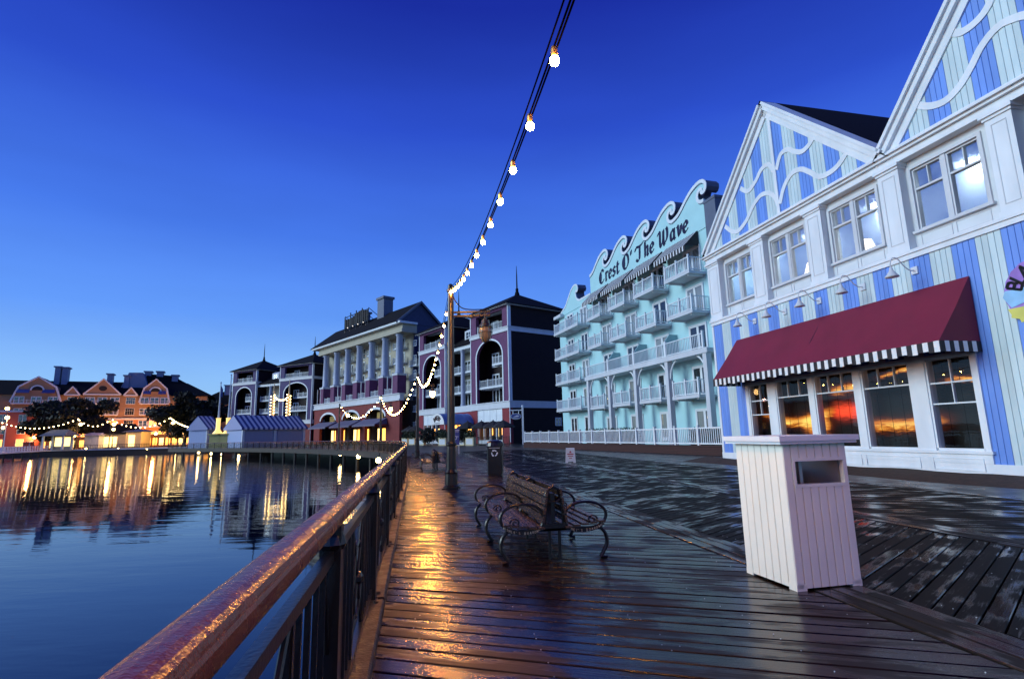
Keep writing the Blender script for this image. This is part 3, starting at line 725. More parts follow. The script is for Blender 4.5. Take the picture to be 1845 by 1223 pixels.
# upper storey: wall set back between pilasters
UW = [(-1.0, -2.66), (-3.78, -5.5), (-6.6, -8.32), (-9.45, -11.2)]
PIL = [(.02, -.80), (-2.9, -3.64), (-5.79, -6.47), (-8.64, -9.28), (-11.55, -12.12)]
WB, WT = 6.42, 8.14
wl = MB(); us = [0.0] + [x for p in UW for x in p] + [-12.1]
for i in range(0, len(us), 2): wl.box(us[i], us[i + 1], -.42, -.25, 5.87, 8.45)
wl.box(-12.1, 0, -.42, -.248, WT, 8.45); wl.box(-12.1, 0, -.42, -.248, 5.87, WB)
wl.build('upper_wall', M_offw, shop)
MB().box(UR, -12.13, -2.5, -2.3, 5.87, 8.45).build('recessed_wall', M_dark, shop)
MB().box(-12.25, -12.13, -2.3, -.42, 5.87, 8.42).build('porch_side_wall', M_pale, shop)
MB().box(UR, -12.13, -2.6, -.43, 8.45, 8.5).build('porch_ceiling', M_offw, shop)
MB().box(UR, -12.13, -2.6, -.43, 5.80, 5.86).build('porch_floor', M_dark, shop)
MB().box(-12.1, 0, -2.2, -2.1, 5.9, 8.5).build('room_back_wall', mat('room_wall', (.62, .66, .7), .8, var=.05), shop)
MB().box(-12.1, 0, -2.1, -.45, 8.3, 8.36).build('room_ceiling', mat('room_wall', (.62, .66, .7), .8), shop)
for u in (-1.8, -4.7, -7.5, -10.4):
    cl_ = MB().lathe([(.13, 8.2), (.16, 8.25), (.16, 8.3)], 14, (u + .5, -1.75, 0)).build('added_room_light', emis('added_cool_light', (.72, .88, 1.0), 150.0), shop)  # lights added inside the room to brighten the upper panes
for a, b in PIL:
    m = MB().box(a, b, -.42, .0, 5.87, 8.30).box(a + .03, b - .03, -.42, .04, 8.26, 8.33).box(a + .07, b - .07, -.42, .09, 8.33, 8.42).box(a + .03, b - .03, -.42, .035, 5.87, 6.0)
    pl = m.build('pilaster', M_white, shop)
    q = MB(); i = .12
    q.box(a - i, b + i, .0, .014, 6.15, 6.17).box(a - i, b + i, .0, .014, 8.1, 8.12).box(a - i, a - i - .02, .0, .014, 6.17, 8.1).box(b + i + .02, b + i, .0, .014, 6.17, 8.1)
    q.build('pilaster_panel', M_greyw, pl)
MB().box(UR, .05, -.42, .03, 8.42, 8.62).box(UR, .10, -.42, .12, 8.62, 8.70).box(UR, .14, -.42, .2, 8.70, 8.76).box(UR, .1, -.42, .1, 8.76, 8.84).build('cornice', M_white, shop)
for i, (a, b) in enumerate(UW):
    f = MB(); y0, y1 = -.40, -.20; c = (a + b) / 2
    f.box(a + .09, a, y0, y1, WB - .05, WT + .09).box(b, b - .09, y0, y1, WB - .05, WT + .09).box(a, b, y0, y1, WT, WT + .09).box(a + .14, b - .14, y0, y1 + .06, WB - .09, WB - .02)
    f.box(c - .06, c + .06, y0, y1 - .03, WB - .02, WT)
    for (p, q) in ((a, c + .06), (c - .06, b)):
        f.box(p, p - .045, y0, y1 - .06, WB - .02, WT).box(q + .045, q, y0, y1 - .06, WB - .02, WT).box(p, q, y0, y1 - .062, WT - .05, WT).box(p, q, y0, y1 - .062, WB - .02, WB + .04)
        zt = WB + (WT - WB) * .66; f.box(p, q, y0, y1 - .064, zt - .028, zt + .028); mm = (p + q) / 2; f.box(mm - .014, mm + .014, y0, y1 - .08, zt, WT)
    wo = f.build('upper_window', M_greyw, shop)
    for (p, q) in ((a, c + .06), (c - .06, b)):
        for z0, z1, half in ((WB + .04, zt - .028, 0), (zt + .028, WT - .05, 1)):
            if half:
                mm = (p + q) / 2
                for x0, x1 in ((p - .045, mm + .014), (mm - .014, q + .045)):
                    MB().quad((x0, -.33, z0), (x1, -.33, z0), (x1, -.33, z1), (x0, -.33, z1)).build('pane', M_glassR, wo)
            else: MB().quad((p - .045, -.33, z0), (q + .045, -.33, z0), (q + .045, -.33, z1), (p - .045, -.33, z1)).build('pane', M_glassR, wo)
    m = MB()
    for (p, q) in ((a, c + .05), (c - .05, b)):
        z0, z1 = 5.98, 6.28
        m.box(p, q, -.248, -.232, z0, z0 + .018).box(p, q, -.248, -.232, z1 - .018, z1).box(p, p - .018, -.248, -.23, z0, z1).box(q + .018, q, -.248, -.23, z0, z1)
    m.build('apron_panel', M_greyw, shop)
for nm, u in (('first', -4.95), ('second', -7.15)):
    r_ = empty('table_lamp', shop.matrix_basis @ Vector((u, -.9, 6.05))); tag(r_, 'glowing white table lamp behind the %s lit upper window' % ('smaller' if nm == 'first' else 'larger'), 'lamp')
    MB().lathe([(.001, 0), (.10, .0), (.1, .03), (.03, .05), (.05, .2), (.02, .42), (.015, .6)], 12).build('lamp_base', M_brass, r_)
    MB().lathe([(.30, .55), (.17, .95)], 20).build('lamp_shade', M_shade, r_, smooth=True)
# gables
def gable(u0, u1, apex_u, apex_z, zb, name):
    mb = MB(); mb.prismy([(u0, zb), (u1, zb), (apex_u, apex_z)], -.42, -.035); mb.build('gable_backing', M_groove, shop)
    def top(u):
        if u > apex_u: return apex_z - (u - apex_u) * (apex_z - zb) / (u0 - apex_u)
        return apex_z - (apex_u - u) * (apex_z - zb) / (apex_u - u1)
    k = math.floor((-.1 - u0) / bw) ; 
    while True:
        ua = -.1 - k * bw; k += 1
        if ua > u0: continue
        if ua - bw < u1: break
        za, zb2 = top(ua), top(ua - bw)
        if min(za, zb2) < zb + .03 and max(za, zb2) < zb + .05: continue
        board(ua, zb - .02, max(zb, za), max(zb, zb2))
    for (a, b) in (((u0, zb), (apex_u, apex_z)), ((apex_u, apex_z), (u1, zb))):
        dx, dz = b[0] - a[0], b[1] - a[1]; l = math.hypot(dx, dz); nx, nz = -dz / l, dx / l
        if nz > 0: nx, nz = -nx, -nz
        rk = MB()
        for d0, d1, y1 in ((-.02, .34, .05), (-.10, .10, .16), (-.16, -.06, .24)):
            rk.prismy([(a[0] + nx * d0, a[1] + nz * d0), (b[0] + nx * d0, b[1] + nz * d0), (b[0] + nx * d1, b[1] + nz * d1), (a[0] + nx * d1, a[1] + nz * d1)], -.4, y1)
        rk.build('rake_trim', M_white, shop)
    rf = MB()
    for (a, b) in (((u0 + .2, zb - .12), (apex_u, apex_z + .16)), ((u1 - .2, zb - .12), (apex_u, apex_z + .16))):
        rf.add([(a[0], .2, a[1]), (b[0], .2, b[1]), (b[0], -12, b[1]), (a[0], -12, a[1]), (a[0], .2, a[1] + .05), (b[0], .2, b[1] + .05), (b[0], -12, b[1] + .05), (a[0], -12, a[1] + .05)],
               [(0, 1, 2, 3), (4, 5, 6, 7), (0, 1, 5, 4), (3, 2, 6, 7), (0, 3, 7, 4)])
    rf.build('roof', M_roof, shop)
gable(-.12, -8.95, -4.55, 13.2, 8.80, 'a')
gable(-8.95, -17.8, -13.4, 13.75, 8.80, 'b')
def wave(pts, hw=.085):
    m = MB(); ribbon(m, smoothcurve(pts, 7), hw, -.0, .03); m.build('wave_trim', M_white, shop)
wave([(-1.55, 9.62), (-1.94, 9.26), (-2.34, 9.11), (-2.88, 9.31), (-3.39, 9.74), (-3.84, 9.94), (-4.29, 9.84), (-4.58, 9.53), (-4.68, 9.2)])
wave([(-4.78, 9.2), (-5.08, 9.72), (-5.48, 10.0), (-5.91, 9.96), (-6.28, 9.67), (-6.62, 9.34), (-6.99, 9.25), (-7.44, 9.33), (-7.95, 9.7)])
wave([(-2.75, 10.75), (-3.17, 10.44), (-3.63, 10.6), (-4.05, 10.91), (-4.45, 10.89), (-4.66, 10.5)])
wave([(-4.8, 10.5), (-5.08, 10.94), (-5.45, 10.95), (-5.77, 10.69), (-6.08, 10.53), (-6.43, 10.61), (-6.72, 10.85)])
MB().box(-4.76, -4.62, 0, .034, 8.84, 12.75).build('wave_stem', M_white, shop)
wave([(-9.9, 9.9), (-10.22, 9.56), (-10.51, 9.38), (-10.84, 9.32), (-11.2, 9.47), (-11.51, 9.75), (-11.79, 10.07), (-12.12, 10.27), (-12.43, 10.27), (-12.9, 10.0), (-13.3, 9.2)], .09)
wave([(-11.05, 11.15), (-11.29, 10.87), (-11.5, 10.75), (-11.82, 10.77), (-12.1, 10.94), (-12.4, 11.4), (-12.9, 11.7), (-13.3, 11.3)], .09)
# maroon awning
aw = empty('shop_awning', shop.matrix_basis @ Vector((-6.1, 0, 3.1)), hd2rz(SH), 'long maroon canvas awning with a black and white tabbed valance', 'awning')
a0, a1 = 4.5, -4.55
m = MB(); T, Bz, pr = 1.66, .06, 1.25
nseg = 9
for i in range(nseg):
    x0 = a0 + (a1 - a0) * i / nseg; x1 = a0 + (a1 - a0) * (i + 1) / nseg; xm = (x0 + x1) / 2
    for (p, q) in ((x0, xm), (xm, x1)):
        sag = lambda x: -.0 if abs(x - xm) > .01 else -.02
        m.add([(p, .03, T), (q, .03, T), (q, .6, (T + Bz) / 2 + sag(q) + .02), (p, .6, (T + Bz) / 2 + sag(p) + .02), (q, pr, Bz), (p, pr, Bz)], [(0, 1, 2, 3), (3, 2, 4, 5)])
m.build('canopy', M_awn, aw)
for x in (a0, a1): MB().poly([(x, .03, T), (x, .6, (T + Bz) / 2 + .02), (x, pr, Bz), (x, .03, Bz)]).build('end_panel', M_awn, aw)
nt_ = 66
tabs = {}
for i in range(nt_):
    x0 = a0 + (a1 - a0) * i / nt_; wd = abs(a1 - a0) / nt_
    h = .26 if i % 4 in (0, 1) else .22
    key = (i % 2, h)
    if key not in tabs: tabs[key] = MB().box(-wd + .004, 0, 0, .012, -h, .0).mesh('valance_tab', M_awnw if i % 2 else M_awndk)
    inst(tabs[key], 'valance_tab', aw, (x0, pr - .006 + (.004 if i % 2 else 0), Bz))
for xe in (a0, a1):
    for i in range(9):
        key = ('s', i % 2)
        if key not in tabs: tabs[key] = MB().box(-.006, .006, -.13, 0, -.25, 0).mesh('valance_tab', M_awnw if i % 2 else M_awndk)
        inst(tabs[key], 'valance_tab', aw, (xe, pr - .02 - i * .134, Bz))
fr = MB(); fr.tube([(a0 - .05, pr - .03, Bz - .03), (a1 + .05, pr - .03, Bz - .03)], .02, 6)
for x in (a0 - .1, 0, a1 + .1): fr.tube([(x, pr - .05, Bz - .03), (x, .05, T - .06)], .016, 6).tube([(x, pr - .05, Bz - .04), (x, .04, Bz - .04)], .016, 6)
fr.build('awning_frame', M_black, aw)
# gooseneck lamps
gn = None
for i, u in enumerate((-2.8, -4.43, -6.02, -7.7, -9.34)):
    loc = shop.matrix_basis @ Vector((u, .0, 5.3))
    if gn is None:
        gn = empty('gooseneck_lamp', loc, hd2rz(SH), 'white gooseneck lamp above the maroon awning, first from the aqua hotel', 'wall lamp', 'gooseneck lamps above the awning')
        MB().box(-.09, .09, .0, .05, -.10, .10).build('wall_plate', M_white, gn)
        MB().tube(smoothcurve([(0, .05, 0), (0, .2, .0), (0, .38, .12), (0, .55, .3), (0, .72, .3), (0, .8, .16), (0, .8, .02)], 5), .014, 7).build('gooseneck', M_greyw, gn)
        MB().lathe([(.03, .06), (.04, .0), (.06, -.06), (.16, -.2), (.165, -.22)], 16, (0, .8, 0)).build('shade', M_greyw, gn, smooth=True)
    else: copy_tree(gn, loc, label='white gooseneck lamp above the maroon awning, %s from the aqua hotel' % ['first', 'second', 'third', 'fourth', 'fifth'][i])
# round painted sign at the right edge
fs = empty('fan_sign', shop.matrix_basis @ Vector((-12.1, .05, 4.05)), hd2rz(SH), 'round painted sunburst sign with a black lettered arc and a yellow ribbon', 'sign')
sgn = MB(); sgn.prismy([(.72 * math.cos(a * math.pi / 20) * (1 + .02 * (a % 2)), .72 * math.sin(a * math.pi / 20) * (1 + .02 * (a % 2))) for a in range(40)], 0, .05); sgn.build('sign_disc', mat('sign_lilac', (.30, .16, .55), .5, var=.25, vscale=3), fs)
for k in range(6):
    a = R(95 + k * 14); m = MB(); m.prismy([(0, 0), (.68 * math.cos(a), .68 * math.sin(a)), (.68 * math.cos(a + .12), .68 * math.sin(a + .12))], .05, .056)
    m.build('sun_ray', mat('sign_mauve', (.5, .3, .6), .5, var=0), fs)
m = MB(); m.prismy([(.76, -.02), (.62, -.28), (.3, -.2), (.0, -.1), (-.4, .02), (0, .18), (.4, .1), (.7, .12)], .05, .062); m.build('sky_band', mat('sign_sky', (.25, .5, .75), .5, var=.2), fs)
m = MB(); m.prismy([(.7, -.30), (.64, -.44), (.66, -.5), (.5, -.56), (.48, -.64), (.36, -.62), (.1, -.5), (-.4, -.44), (-.4, -.16), (.1, -.24), (.4, -.3)], .05, .07); m.build('ribbon', mat('sign_yellow', (.62, .6, .12), .5, var=.15), fs)
m = MB()
for ch, ang in (('B', 158), ('L', 138), ('A', 120), ('C', 102)):
    a = R(180 - ang); ca, sa = math.cos(a - math.pi / 2), math.sin(a - math.pi / 2)
    cx, cz = .52 * math.cos(a), .52 * math.sin(a) * 1.0
    # letters read from the front: local x is mirrored (u grows away from the camera)
    def f(x, z, cx=cx, cz=cz, ca=ca, sa=sa):
        x, z = (x - .25) * -.3, (z - .5) * .3
        return (cx + x * ca - z * sa, cz + x * sa + z * ca)
    for st_ in SANS[ch]: nib_stroke(m, st_, [(.1, .0), (.0, .1), (.07, .07)], .05, .068, f)
m.build('lettering', M_black, fs)

# mulch bed in front of the shop
bd = MB(); L0 = shop.matrix_basis
nb_ = 40; top_ = []; bot_ = []
for i in range(nb_ + 1):
    u = -17 + 17.3 * i / nb_
    a = L0 @ Vector((u, .0, .05)); b_ = L0 @ Vector((u, .75 + .18 * math.sin(i * .9), .12 + .04 * random.random())); c_ = L0 @ Vector((u, 1.75 + .1 * math.sin(i * .5), -.04))
    bd.v += [tuple(a), tuple(b_), tuple(c_)]
    if i: o = (i - 1) * 3; bd.f += [(o, o + 1, o + 4, o + 3), (o + 1, o + 2, o + 5, o + 4)]
tag(bd.build('mulch_bed', M_mulch, smooth=True), 'dark brown mulch bed along the foot of the striped shop', 'flower bed', kind='stuff')

# ------------------------------------------------------------------ white litter bin
B0, B1, B2 = gnd(1354, 1028), gnd(1437, 1066), gnd(1549, 1055)
bx = (B2 - B1); bz_ = math.atan2(bx.y, bx.x)
bn = empty('litter_bin', (B1.x, B1.y, 0), bz_, 'cream boarded litter bin with a slotted opening and flat white lid', 'litter bin')
BW, BD, BH = .60, .62, 1.12      # local x = front width, local y = depth away from the camera
for fx, fy in ((0, 0), (BW - .09, 0), (0, BD - .09), (BW - .09, BD - .09)): MB().box(fx, fx + .09, fy, fy + .09, 0, .05).build('foot', M_binw, bn)
MB().box(.03, BW - .03, .03, BD - .03, .012, .05).build('base', M_dark, bn)
nb = 8; wd = (BW - .0) / nb; zo0, zo1 = .80, .98; xo0, xo1 = .10, .555
def bboard(face, i, z0, z1, x0=None, x1=None):
    m = MB(); c = .004
    a = i * wd + .003 if x0 is None else x0; b = (i + 1) * wd - .003 if x1 is None else x1
    pr = [(a, .0 + c), (a + c, .0), (b - c, .0), (b, .0 + c), (b, .02), (a, .02)]
    m.prismz(pr, z0, z1); return m
for i in range(nb):
    a, b = i * wd, (i + 1) * wd
    if b > xo0 + .02 and a < xo1 - .02:
        bboard(0, i, .018, zo0 - .02).build('board', M_binw, bn); bboard(0, i, zo1 + .02, BH).build('board', M_binw, bn)
    else: bboard(0, i, .018, BH).build('board', M_binw, bn)
ws = BD / 7
for side in (0, 1):
    for i in range(7):
        m = MB(); c = .004; a, b = i * ws + .003, (i + 1) * ws - .003
        if side == 0: m.prismz([(.0 + c - .001, a), (.02, a), (.02, b), (.0 + c - .001, b), (-.001, b - c), (-.001, a + c)], .018, BH)
        else: m.prismz([(BW - .02, a), (BW + .001 - c, a), (BW + .001, a + c), (BW + .001, b - c), (BW + .001 - c, b), (BW - .02, b)], .018, BH)
        m.build('board', M_binw, bn)
MB().box(.02, BW - .02, BD - .02, BD, .05, zo0 - .02).box(.02, BW - .02, BD - .02, BD, zo1 + .02, BH).box(.02, .1, BD - .02, BD, zo0 - .02, zo1 + .02).box(BW - .1, BW - .02, BD - .02, BD, zo0 - .02, zo1 + .02).build('back_panel', M_binw, bn)
m = MB(); m.box(xo0 - .02, xo1 + .02, -.006, .04, zo0 - .025, zo0).box(xo0 - .02, xo1 + .02, -.006, .04, zo1, zo1 + .025).box(xo0 - .025, xo0, -.005, .04, zo0, zo1).box(xo1, xo1 + .025, -.005, .04, zo0, zo1)
m.build('opening_frame', M_binw, bn)
MB().box(.03, BW - .03, .03, BD - .03, .06, zo0 - .04).build('liner', M_steel, bn)
MB().box(.03, .05, .05, BD - .03, zo0 - .03, BH - .02).box(BW - .05, BW - .03, .05, BD - .03, zo0 - .03, BH - .02).box(.30, .33, .2, .23, zo0 - .03, BH).box(.06, BW - .06, BD - .05, BD - .03, zo0 - .03, zo0 + .09).build('inner_wall', M_steel, bn)
MB().box(-.075, BW + .075, -.075, BD + .075, BH + .022, BH + .065).box(-.06, BW + .06, -.06, BD + .06, BH, BH + .022).build('lid', M_white, bn)

# ------------------------------------------------------------------ double sided benches
def arm_loop(y, sg, x):
    """cast iron end: oval arm ring, leg and foot; sg = side (+1/-1)"""
    pass
def make_bench(loc, rz, label):
    root = empty('park_bench', loc, rz, label, 'bench', 'double sided benches on the boardwalk')
    Ln = 2.35
    for sg in (1, -1):
        for k in range(5):                       # seat slats
            yy = sg * (.14 + k * .088); z = .40 + .012 * k
            MB().box(0, Ln, yy - .034, yy + .034, z - .012, z + .012).build('seat_slat', M_slats, root)
        for k in range(4):                       # back slats
            z = .50 + k * .105; y = sg * (.115 - k * .014)
            m = MB(); m.box(0, Ln, -.011, .011, -.043, .043); m.xf(Matrix.Translation((0, y, z)) @ Matrix.Rotation(sg * R(8), 4, 'X')); m.build('back_slat', M_slats, root)
        for x in (.05, Ln / 2, Ln - .05):
            m = MB()
            c = sg * .36
            ring = [(x, sg * .13, .60), (x, sg * .2, .66), (x, sg * .32, .685), (x, sg * .44, .665), (x, sg * .525, .60), (x, sg * .55, .52), (x, sg * .52, .44), (x, sg * .44, .385), (x, sg * .32, .36), (x, sg * .2, .37), (x, sg * .13, .42), (x, sg * .11, .51)]
            m.tube(smoothcurve(ring + [ring[0]], 3)[:-1], .017, 7, closed=True)
            sp = [(x, sg * (.40 + .055 * (1 - t / 14) * math.cos(t * .75)), .47 + .055 * (1 - t / 14) * math.sin(t * .75)) for t in range(12)]
            m.tube(sp, .011, 6)
            m.build('arm_ring', M_black, root)
            l = MB()
            l.tube(smoothcurve([(x, sg * .46, .39), (x, sg * .53, .30), (x, sg * .545, .18), (x, sg * .50, .07), (x, sg * .47, .02)], 4), .02, 7)
            l.tube([(x, sg * .47, .02), (x, sg * .54, .015)], .018, 6)
            l.build('leg', M_black, root)
        # raised lettering on the lower band of the near ring
        band = MB(); pts = smoothcurve([(sg * .52, .43), (sg * .44, .375), (sg * .32, .348), (sg * .2, .36), (sg * .14, .41)], 5)
        for p, q in zip(pts[:-1], pts[1:]):
            band.add([(.028, p[0], p[1] - .022), (.028, q[0], q[1] - .022), (.028, q[0], q[1] + .02), (.028, p[0], p[1] + .02)], [(0, 1, 2, 3)])
        band.build('name_band', M_black, root)
        tx = MB(); word = "DISNEY'S BOARDWALK"; tot = len(word)
        for i, ch in enumerate(word):
            if ch == ' ': continue
            fr = (i + .5) / tot; fr = fr if sg > 0 else fr
            # reads left to right seen from the near end
            idx = fr * (len(pts) - 1); j = int(idx); u = idx - j
            pl = pts if sg > 0 else pts[::-1]
            a, b = pl[j], pl[min(j + 1, len(pl) - 1)]
            y, z = a[0] + (b[0] - a[0]) * u, a[1] + (b[1] - a[1]) * u
            for s_ in SANS[ch]:
                for p, q in zip(s_[:-1], s_[1:]):
                    P = lambda w_: (.024, y - (w_[0] - .27) * .024, z + (w_[1] - .5) * .028)
                    tx.tube([P(p), P(q)], .0022, 4)
        tx.build('lettering', mat('bare_metal_letter', (.55, .5, .42), .35, metal=.5, var=0), root)
    # central frame posts and boxed core
    for x in (.05, Ln / 2, Ln - .05):
        m = MB(); m.box(x - .02, x + .02, -.12, .12, .36, .44).tube([(x, .1, .44), (x, .085, .7), (x, .05, .86), (x, 0, .89), (x, -.05, .86), (x, -.085, .7), (x, -.1, .44)], .018, 7)
        m.tube([(x, .05, .4), (x, .05, .02)], .018, 7).tube([(x, -.05, .4), (x, -.05, .02)], .018, 7); m.box(x - .02, x + .02, -.5, .5, .355, .385)
        m.tube([(x, .085 * math.cos(a * math.pi / 6), .78 + .085 * math.sin(a * math.pi / 6)) for a in range(12)], .012, 6, closed=True)
        m.build('end_frame', M_black, root)
    MB().box(.08, Ln - .08, -.02, .02, .42, .80).build('core_board', M_black, root)
    return root
b1 = make_bench((.39, 5.62, 0), hd2rz(-10.4), 'double sided slatted bench with black iron arm rings on the wet deck')
b1.scale = (1, 1, .81)
b2 = copy_tree(b1, (-2.85, 20.0, 0), hd2rz(-10.4), 'farther double sided slatted bench behind the tall bronze lamp post')

# ------------------------------------------------------------------ recycling bin and wet floor sign
rb = empty('recycling_bin', (-.62, 17.5, 0), R(-4), 'black recycling bin with a white arrow emblem beyond the near bench', 'recycling bin')
MB().prismz([(-.22 + .03 * (i in (0, 3)), 0) for i in range(0)] or [(-.23, -.2), (-.2, -.23), (.2, -.23), (.23, -.2), (.23, .2), (.2, .23), (-.2, .23), (-.23, .2)], .03, .86).build('body', M_black, rb)
MB().box(-.2, .2, -.2, .2, 0, .03).build('base', M_black, rb)
MB().prismz([(-.25, -.22), (-.22, -.25), (.22, -.25), (.25, -.22), (.25, .22), (.22, .25), (-.22, .25), (-.25, .22)], .86, .90).lathe([(.30, .90), (.27, 1.0), (.2, 1.06), (.05, 1.09)], 16).build('hood', M_black, rb)
MB().box(-.17, .17, -.252, -.246, .83, .85).build('trim_band', M_steel, rb)
m = MB()
for k in range(3):
    a = R(90 + 120 * k)
    pts = [(.085 * math.cos(a + R(t)), .68 + .085 * math.sin(a + R(t))) for t in (-48, -10, 20)]
    ribbon(m, pts, .016, -.236, -.231)
    e_ = pts[-1]; d_ = (math.cos(a + R(20) + math.pi / 2), math.sin(a + R(20) + math.pi / 2)); n_ = (-d_[1], d_[0])
    m.prismy([(e_[0] + n_[0] * .035, e_[1] + n_[1] * .035), (e_[0] + d_[0] * .05, e_[1] + d_[1] * .05), (e_[0] - n_[0] * .035, e_[1] - n_[1] * .035)], -.236, -.231)
m.build('arrow_emblem', M_white, rb)
af = empty('floor_sign', (2.38, 23.6, 0), R(-5), 'small white folding caution sign standing on the deck', 'floor sign')
for sg, nm in ((-1, 'front_leaf'), (1, 'rear_leaf')):
    m = MB(); m.prismy([(-.22, 0), (-.12, 0), (-.10, .06), (.10, .06), (.12, 0), (.22, 0), (.18, .62), (-.18, .62)], -.012, .012)
    m.xf(Matrix.Translation((0, sg * .15, 0)) @ Matrix.Rotation(R(13) * -sg * -1 * -1, 4, 'X')); lf = m.build(nm, M_white, af)
    if sg < 0:
        q = MB(); q.box(-.13, .13, -.018, -.013, .36, .40).box(-.11, .11, -.018, -.013, .28, .31)
        q.prismy([(-.05, .44), (.05, .44), (0, .53)], -.018, -.013); q.box(-.06, .06, -.018, -.013, .19, .22)
        q.xf(Matrix.Translation((0, sg * .15, 0)) @ Matrix.Rotation(R(13) * -sg * -1 * -1, 4, 'X')); q.build('printed_panel', M_signred, lf)

# ------------------------------------------------------------------ shared building pieces
CACHE = {}
def window(parent, u, z, w_, h, y=0.0, style='double', back=None, name='window', frame=None):
    """window standing on the wall plane y, centre u, sill z"""
    key = (round(w_, 2), round(h, 2), style, back.name if back else None, frame.name if frame else None)
    if key not in CACHE:
        f = MB(); hw = w_ / 2; t = .09
        f.box(-hw - t, -hw, 0, .09, -t, h + t).box(hw, hw + t, 0, .09, -t, h + t).box(-hw, hw, 0, .09, h, h + t).box(-hw, hw, 0, .11, -t, 0)
        if style in ('double', 'door'):
            f.box(-.05, .05, 0, .08, 0, h)
        if style == 'double': f.box(-hw, hw, 0, .07, h * .5 - .03, h * .5 + .03)
        if style == 'door':
            for s_ in (-1, 1): f.box(s_ * hw, s_ * (hw - .09), 0, .075, 0, h); f.box(s_ * .05, s_ * .12, 0, .074, 0, h)
            f.box(-hw, hw, 0, .072, 0, .2).box(-hw, hw, 0, .072, h - .1, h)
        if style == 'grid':
            for k in range(1, 4): f.box(-hw + w_ * k / 4 - .02, -hw + w_ * k / 4 + .02, 0, .07, 0, h)
            f.box(-hw, hw, 0, .068, h * .6, h * .6 + .04)
        p = MB().quad((-hw, .045, 0), (hw, .045, 0), (hw, .045, h), (-hw, .045, h))
        bk = MB().quad((-hw, .012, 0), (hw, .012, 0), (hw, .012, h), (-hw, .012, h))
        CACHE[key] = (f.mesh(name, frame or M_white), p.mesh('pane', M_glass), bk.mesh('curtain', back or M_dark))
    fm, pm, bm_ = CACHE[key]
    o = inst(fm, name, parent, (u, y, z)); inst(pm, 'pane', o); inst(bm_, 'curtain', o)
    return o
def balcony(parent, u0, u1, z, y0, depth, slabm=None, railm=None, posts=2, h=1.05, sides=True, slab=.18, spacing=.19, brackets=False):
    w_ = abs(u1 - u0); key = ('bal', round(w_, 2), round(depth, 2), posts, sides, (railm or M_white).name, (slabm or M_white).name, slab, spacing)
    if key not in CACHE:
        s = MB().box(-w_ / 2, w_ / 2, 0, depth, -slab, 0).box(-w_ / 2 - .05, w_ / 2 + .05, depth, depth + .05, -slab - .02, .03)
        if slab > .1: s.box(-w_ / 2 + .25, -w_ / 2 + .4, 0, depth - .1, -slab - .12, -slab).box(w_ / 2 - .4, w_ / 2 - .25, 0, depth - .1, -slab - .12, -slab)
        b = MB(); yf = depth - .04; hw = w_ / 2
        b.box(-hw, hw, yf - .035, yf + .035, h - .06, h).box(-hw, hw, yf - .025, yf + .025, .08, .14)
        n = int(w_ / spacing)
        for i in range(1, n): x = -hw + w_ * i / n; b.box(x - .018, x + .018, yf - .018, yf + .018, .14, h - .06)
        for i in range(posts):
            x = -hw + .06 + (w_ - .12) * i / max(1, posts - 1); b.box(x - .06, x + .06, yf - .06, yf + .06, 0, h + .12).box(x - .075, x + .075, yf - .075, yf + .075, h + .12, h + .15)
        if sides:
            nd = int(depth / spacing)
            for sx in (-1, 1):
                x = sx * (hw - .04); b.box(x - .03, x + .03, 0, yf - .06, h - .06, h).box(x - .025, x + .025, 0, yf - .06, .08, .14)
                for i in range(1, nd): yy = yf * i / nd; b.box(x - .018, x + .018, yy - .018, yy + .018, .14, h - .06)
        CACHE[key] = (s.mesh('balcony', slabm or M_white), b.mesh('balustrade', railm or M_white))
    sm, bm_ = CACHE[key]
    o = inst(sm, 'balcony', parent, ((u0 + u1) / 2, y0, z)); inst(bm_, 'balustrade', o); return o
def arch_wall(mb, u0, u1, z0, z1, a0, a1, zs, zt, y0, y1, n=14, zbot=None):
    """wall u0..u1, z0..z1 with arched opening a0..a1 (spring zs, crown zt)"""
    zb = z0 if zbot is None else zbot
    mb.box(u0, a0, y0, y1, z0, z1); mb.box(a1, u1, y0, y1, z0, z1)
    if zb > z0: mb.box(a0, a1, y0, y1, z0, zb)
    c = (a0 + a1) / 2; r = (a1 - a0) / 2; rz = zt - zs
    pts = [(c - r * math.cos(math.pi * i / n), zs + rz * math.sin(math.pi * i / n)) for i in range(n + 1)]
    for p, q in zip(pts[:-1], pts[1:]): mb.prismy([p, q, (q[0], z1), (p[0], z1)], y0, y1)
    return pts
def hip_roof(u0, u1, y0, y1, z, apex_z, ridge=0.0, th=.15, over=.5):
    m = MB(); a, b, c, d = u0 - over, u1 + over, y0 - over, y1 + over
    cu, cy = (u0 + u1) / 2, (y0 + y1) / 2; r = ridge / 2
    v = [(a, c, z), (b, c, z), (b, d, z), (a, d, z), (cu - r, cy, apex_z), (cu + r, cy, apex_z), (a, c, z - th), (b, c, z - th), (b, d, z - th), (a, d, z - th)]
    m.add(v, [(0, 1, 5, 4), (1, 2, 5), (2, 3, 4, 5), (3, 0, 4), (6, 7, 8, 9), (0, 1, 7, 6), (1, 2, 8, 7), (2, 3, 9, 8), (3, 0, 6, 9)])
    return m
def leafmass(n, shape, size, mtl, name, parent=None, loc=None):
    """n small leaf quads; shape() gives a point"""
    m = MB()
    for _ in range(n):
        p = Vector(shape()); a = Vector((random.gauss(0, 1), random.gauss(0, 1), random.gauss(0, 1))).normalized(); b = a.orthogonal().normalized(); b = (Matrix.Rotation(random.uniform(0, 6.28), 3, a) @ b)
        c = a.cross(b); s_ = size * random.uniform(.6, 1.4)
        m.quad(p - b * s_, p + c * s_ * .5, p + b * s_, p - c * s_ * .5)
    return m.build(name, mtl, parent, loc=loc)

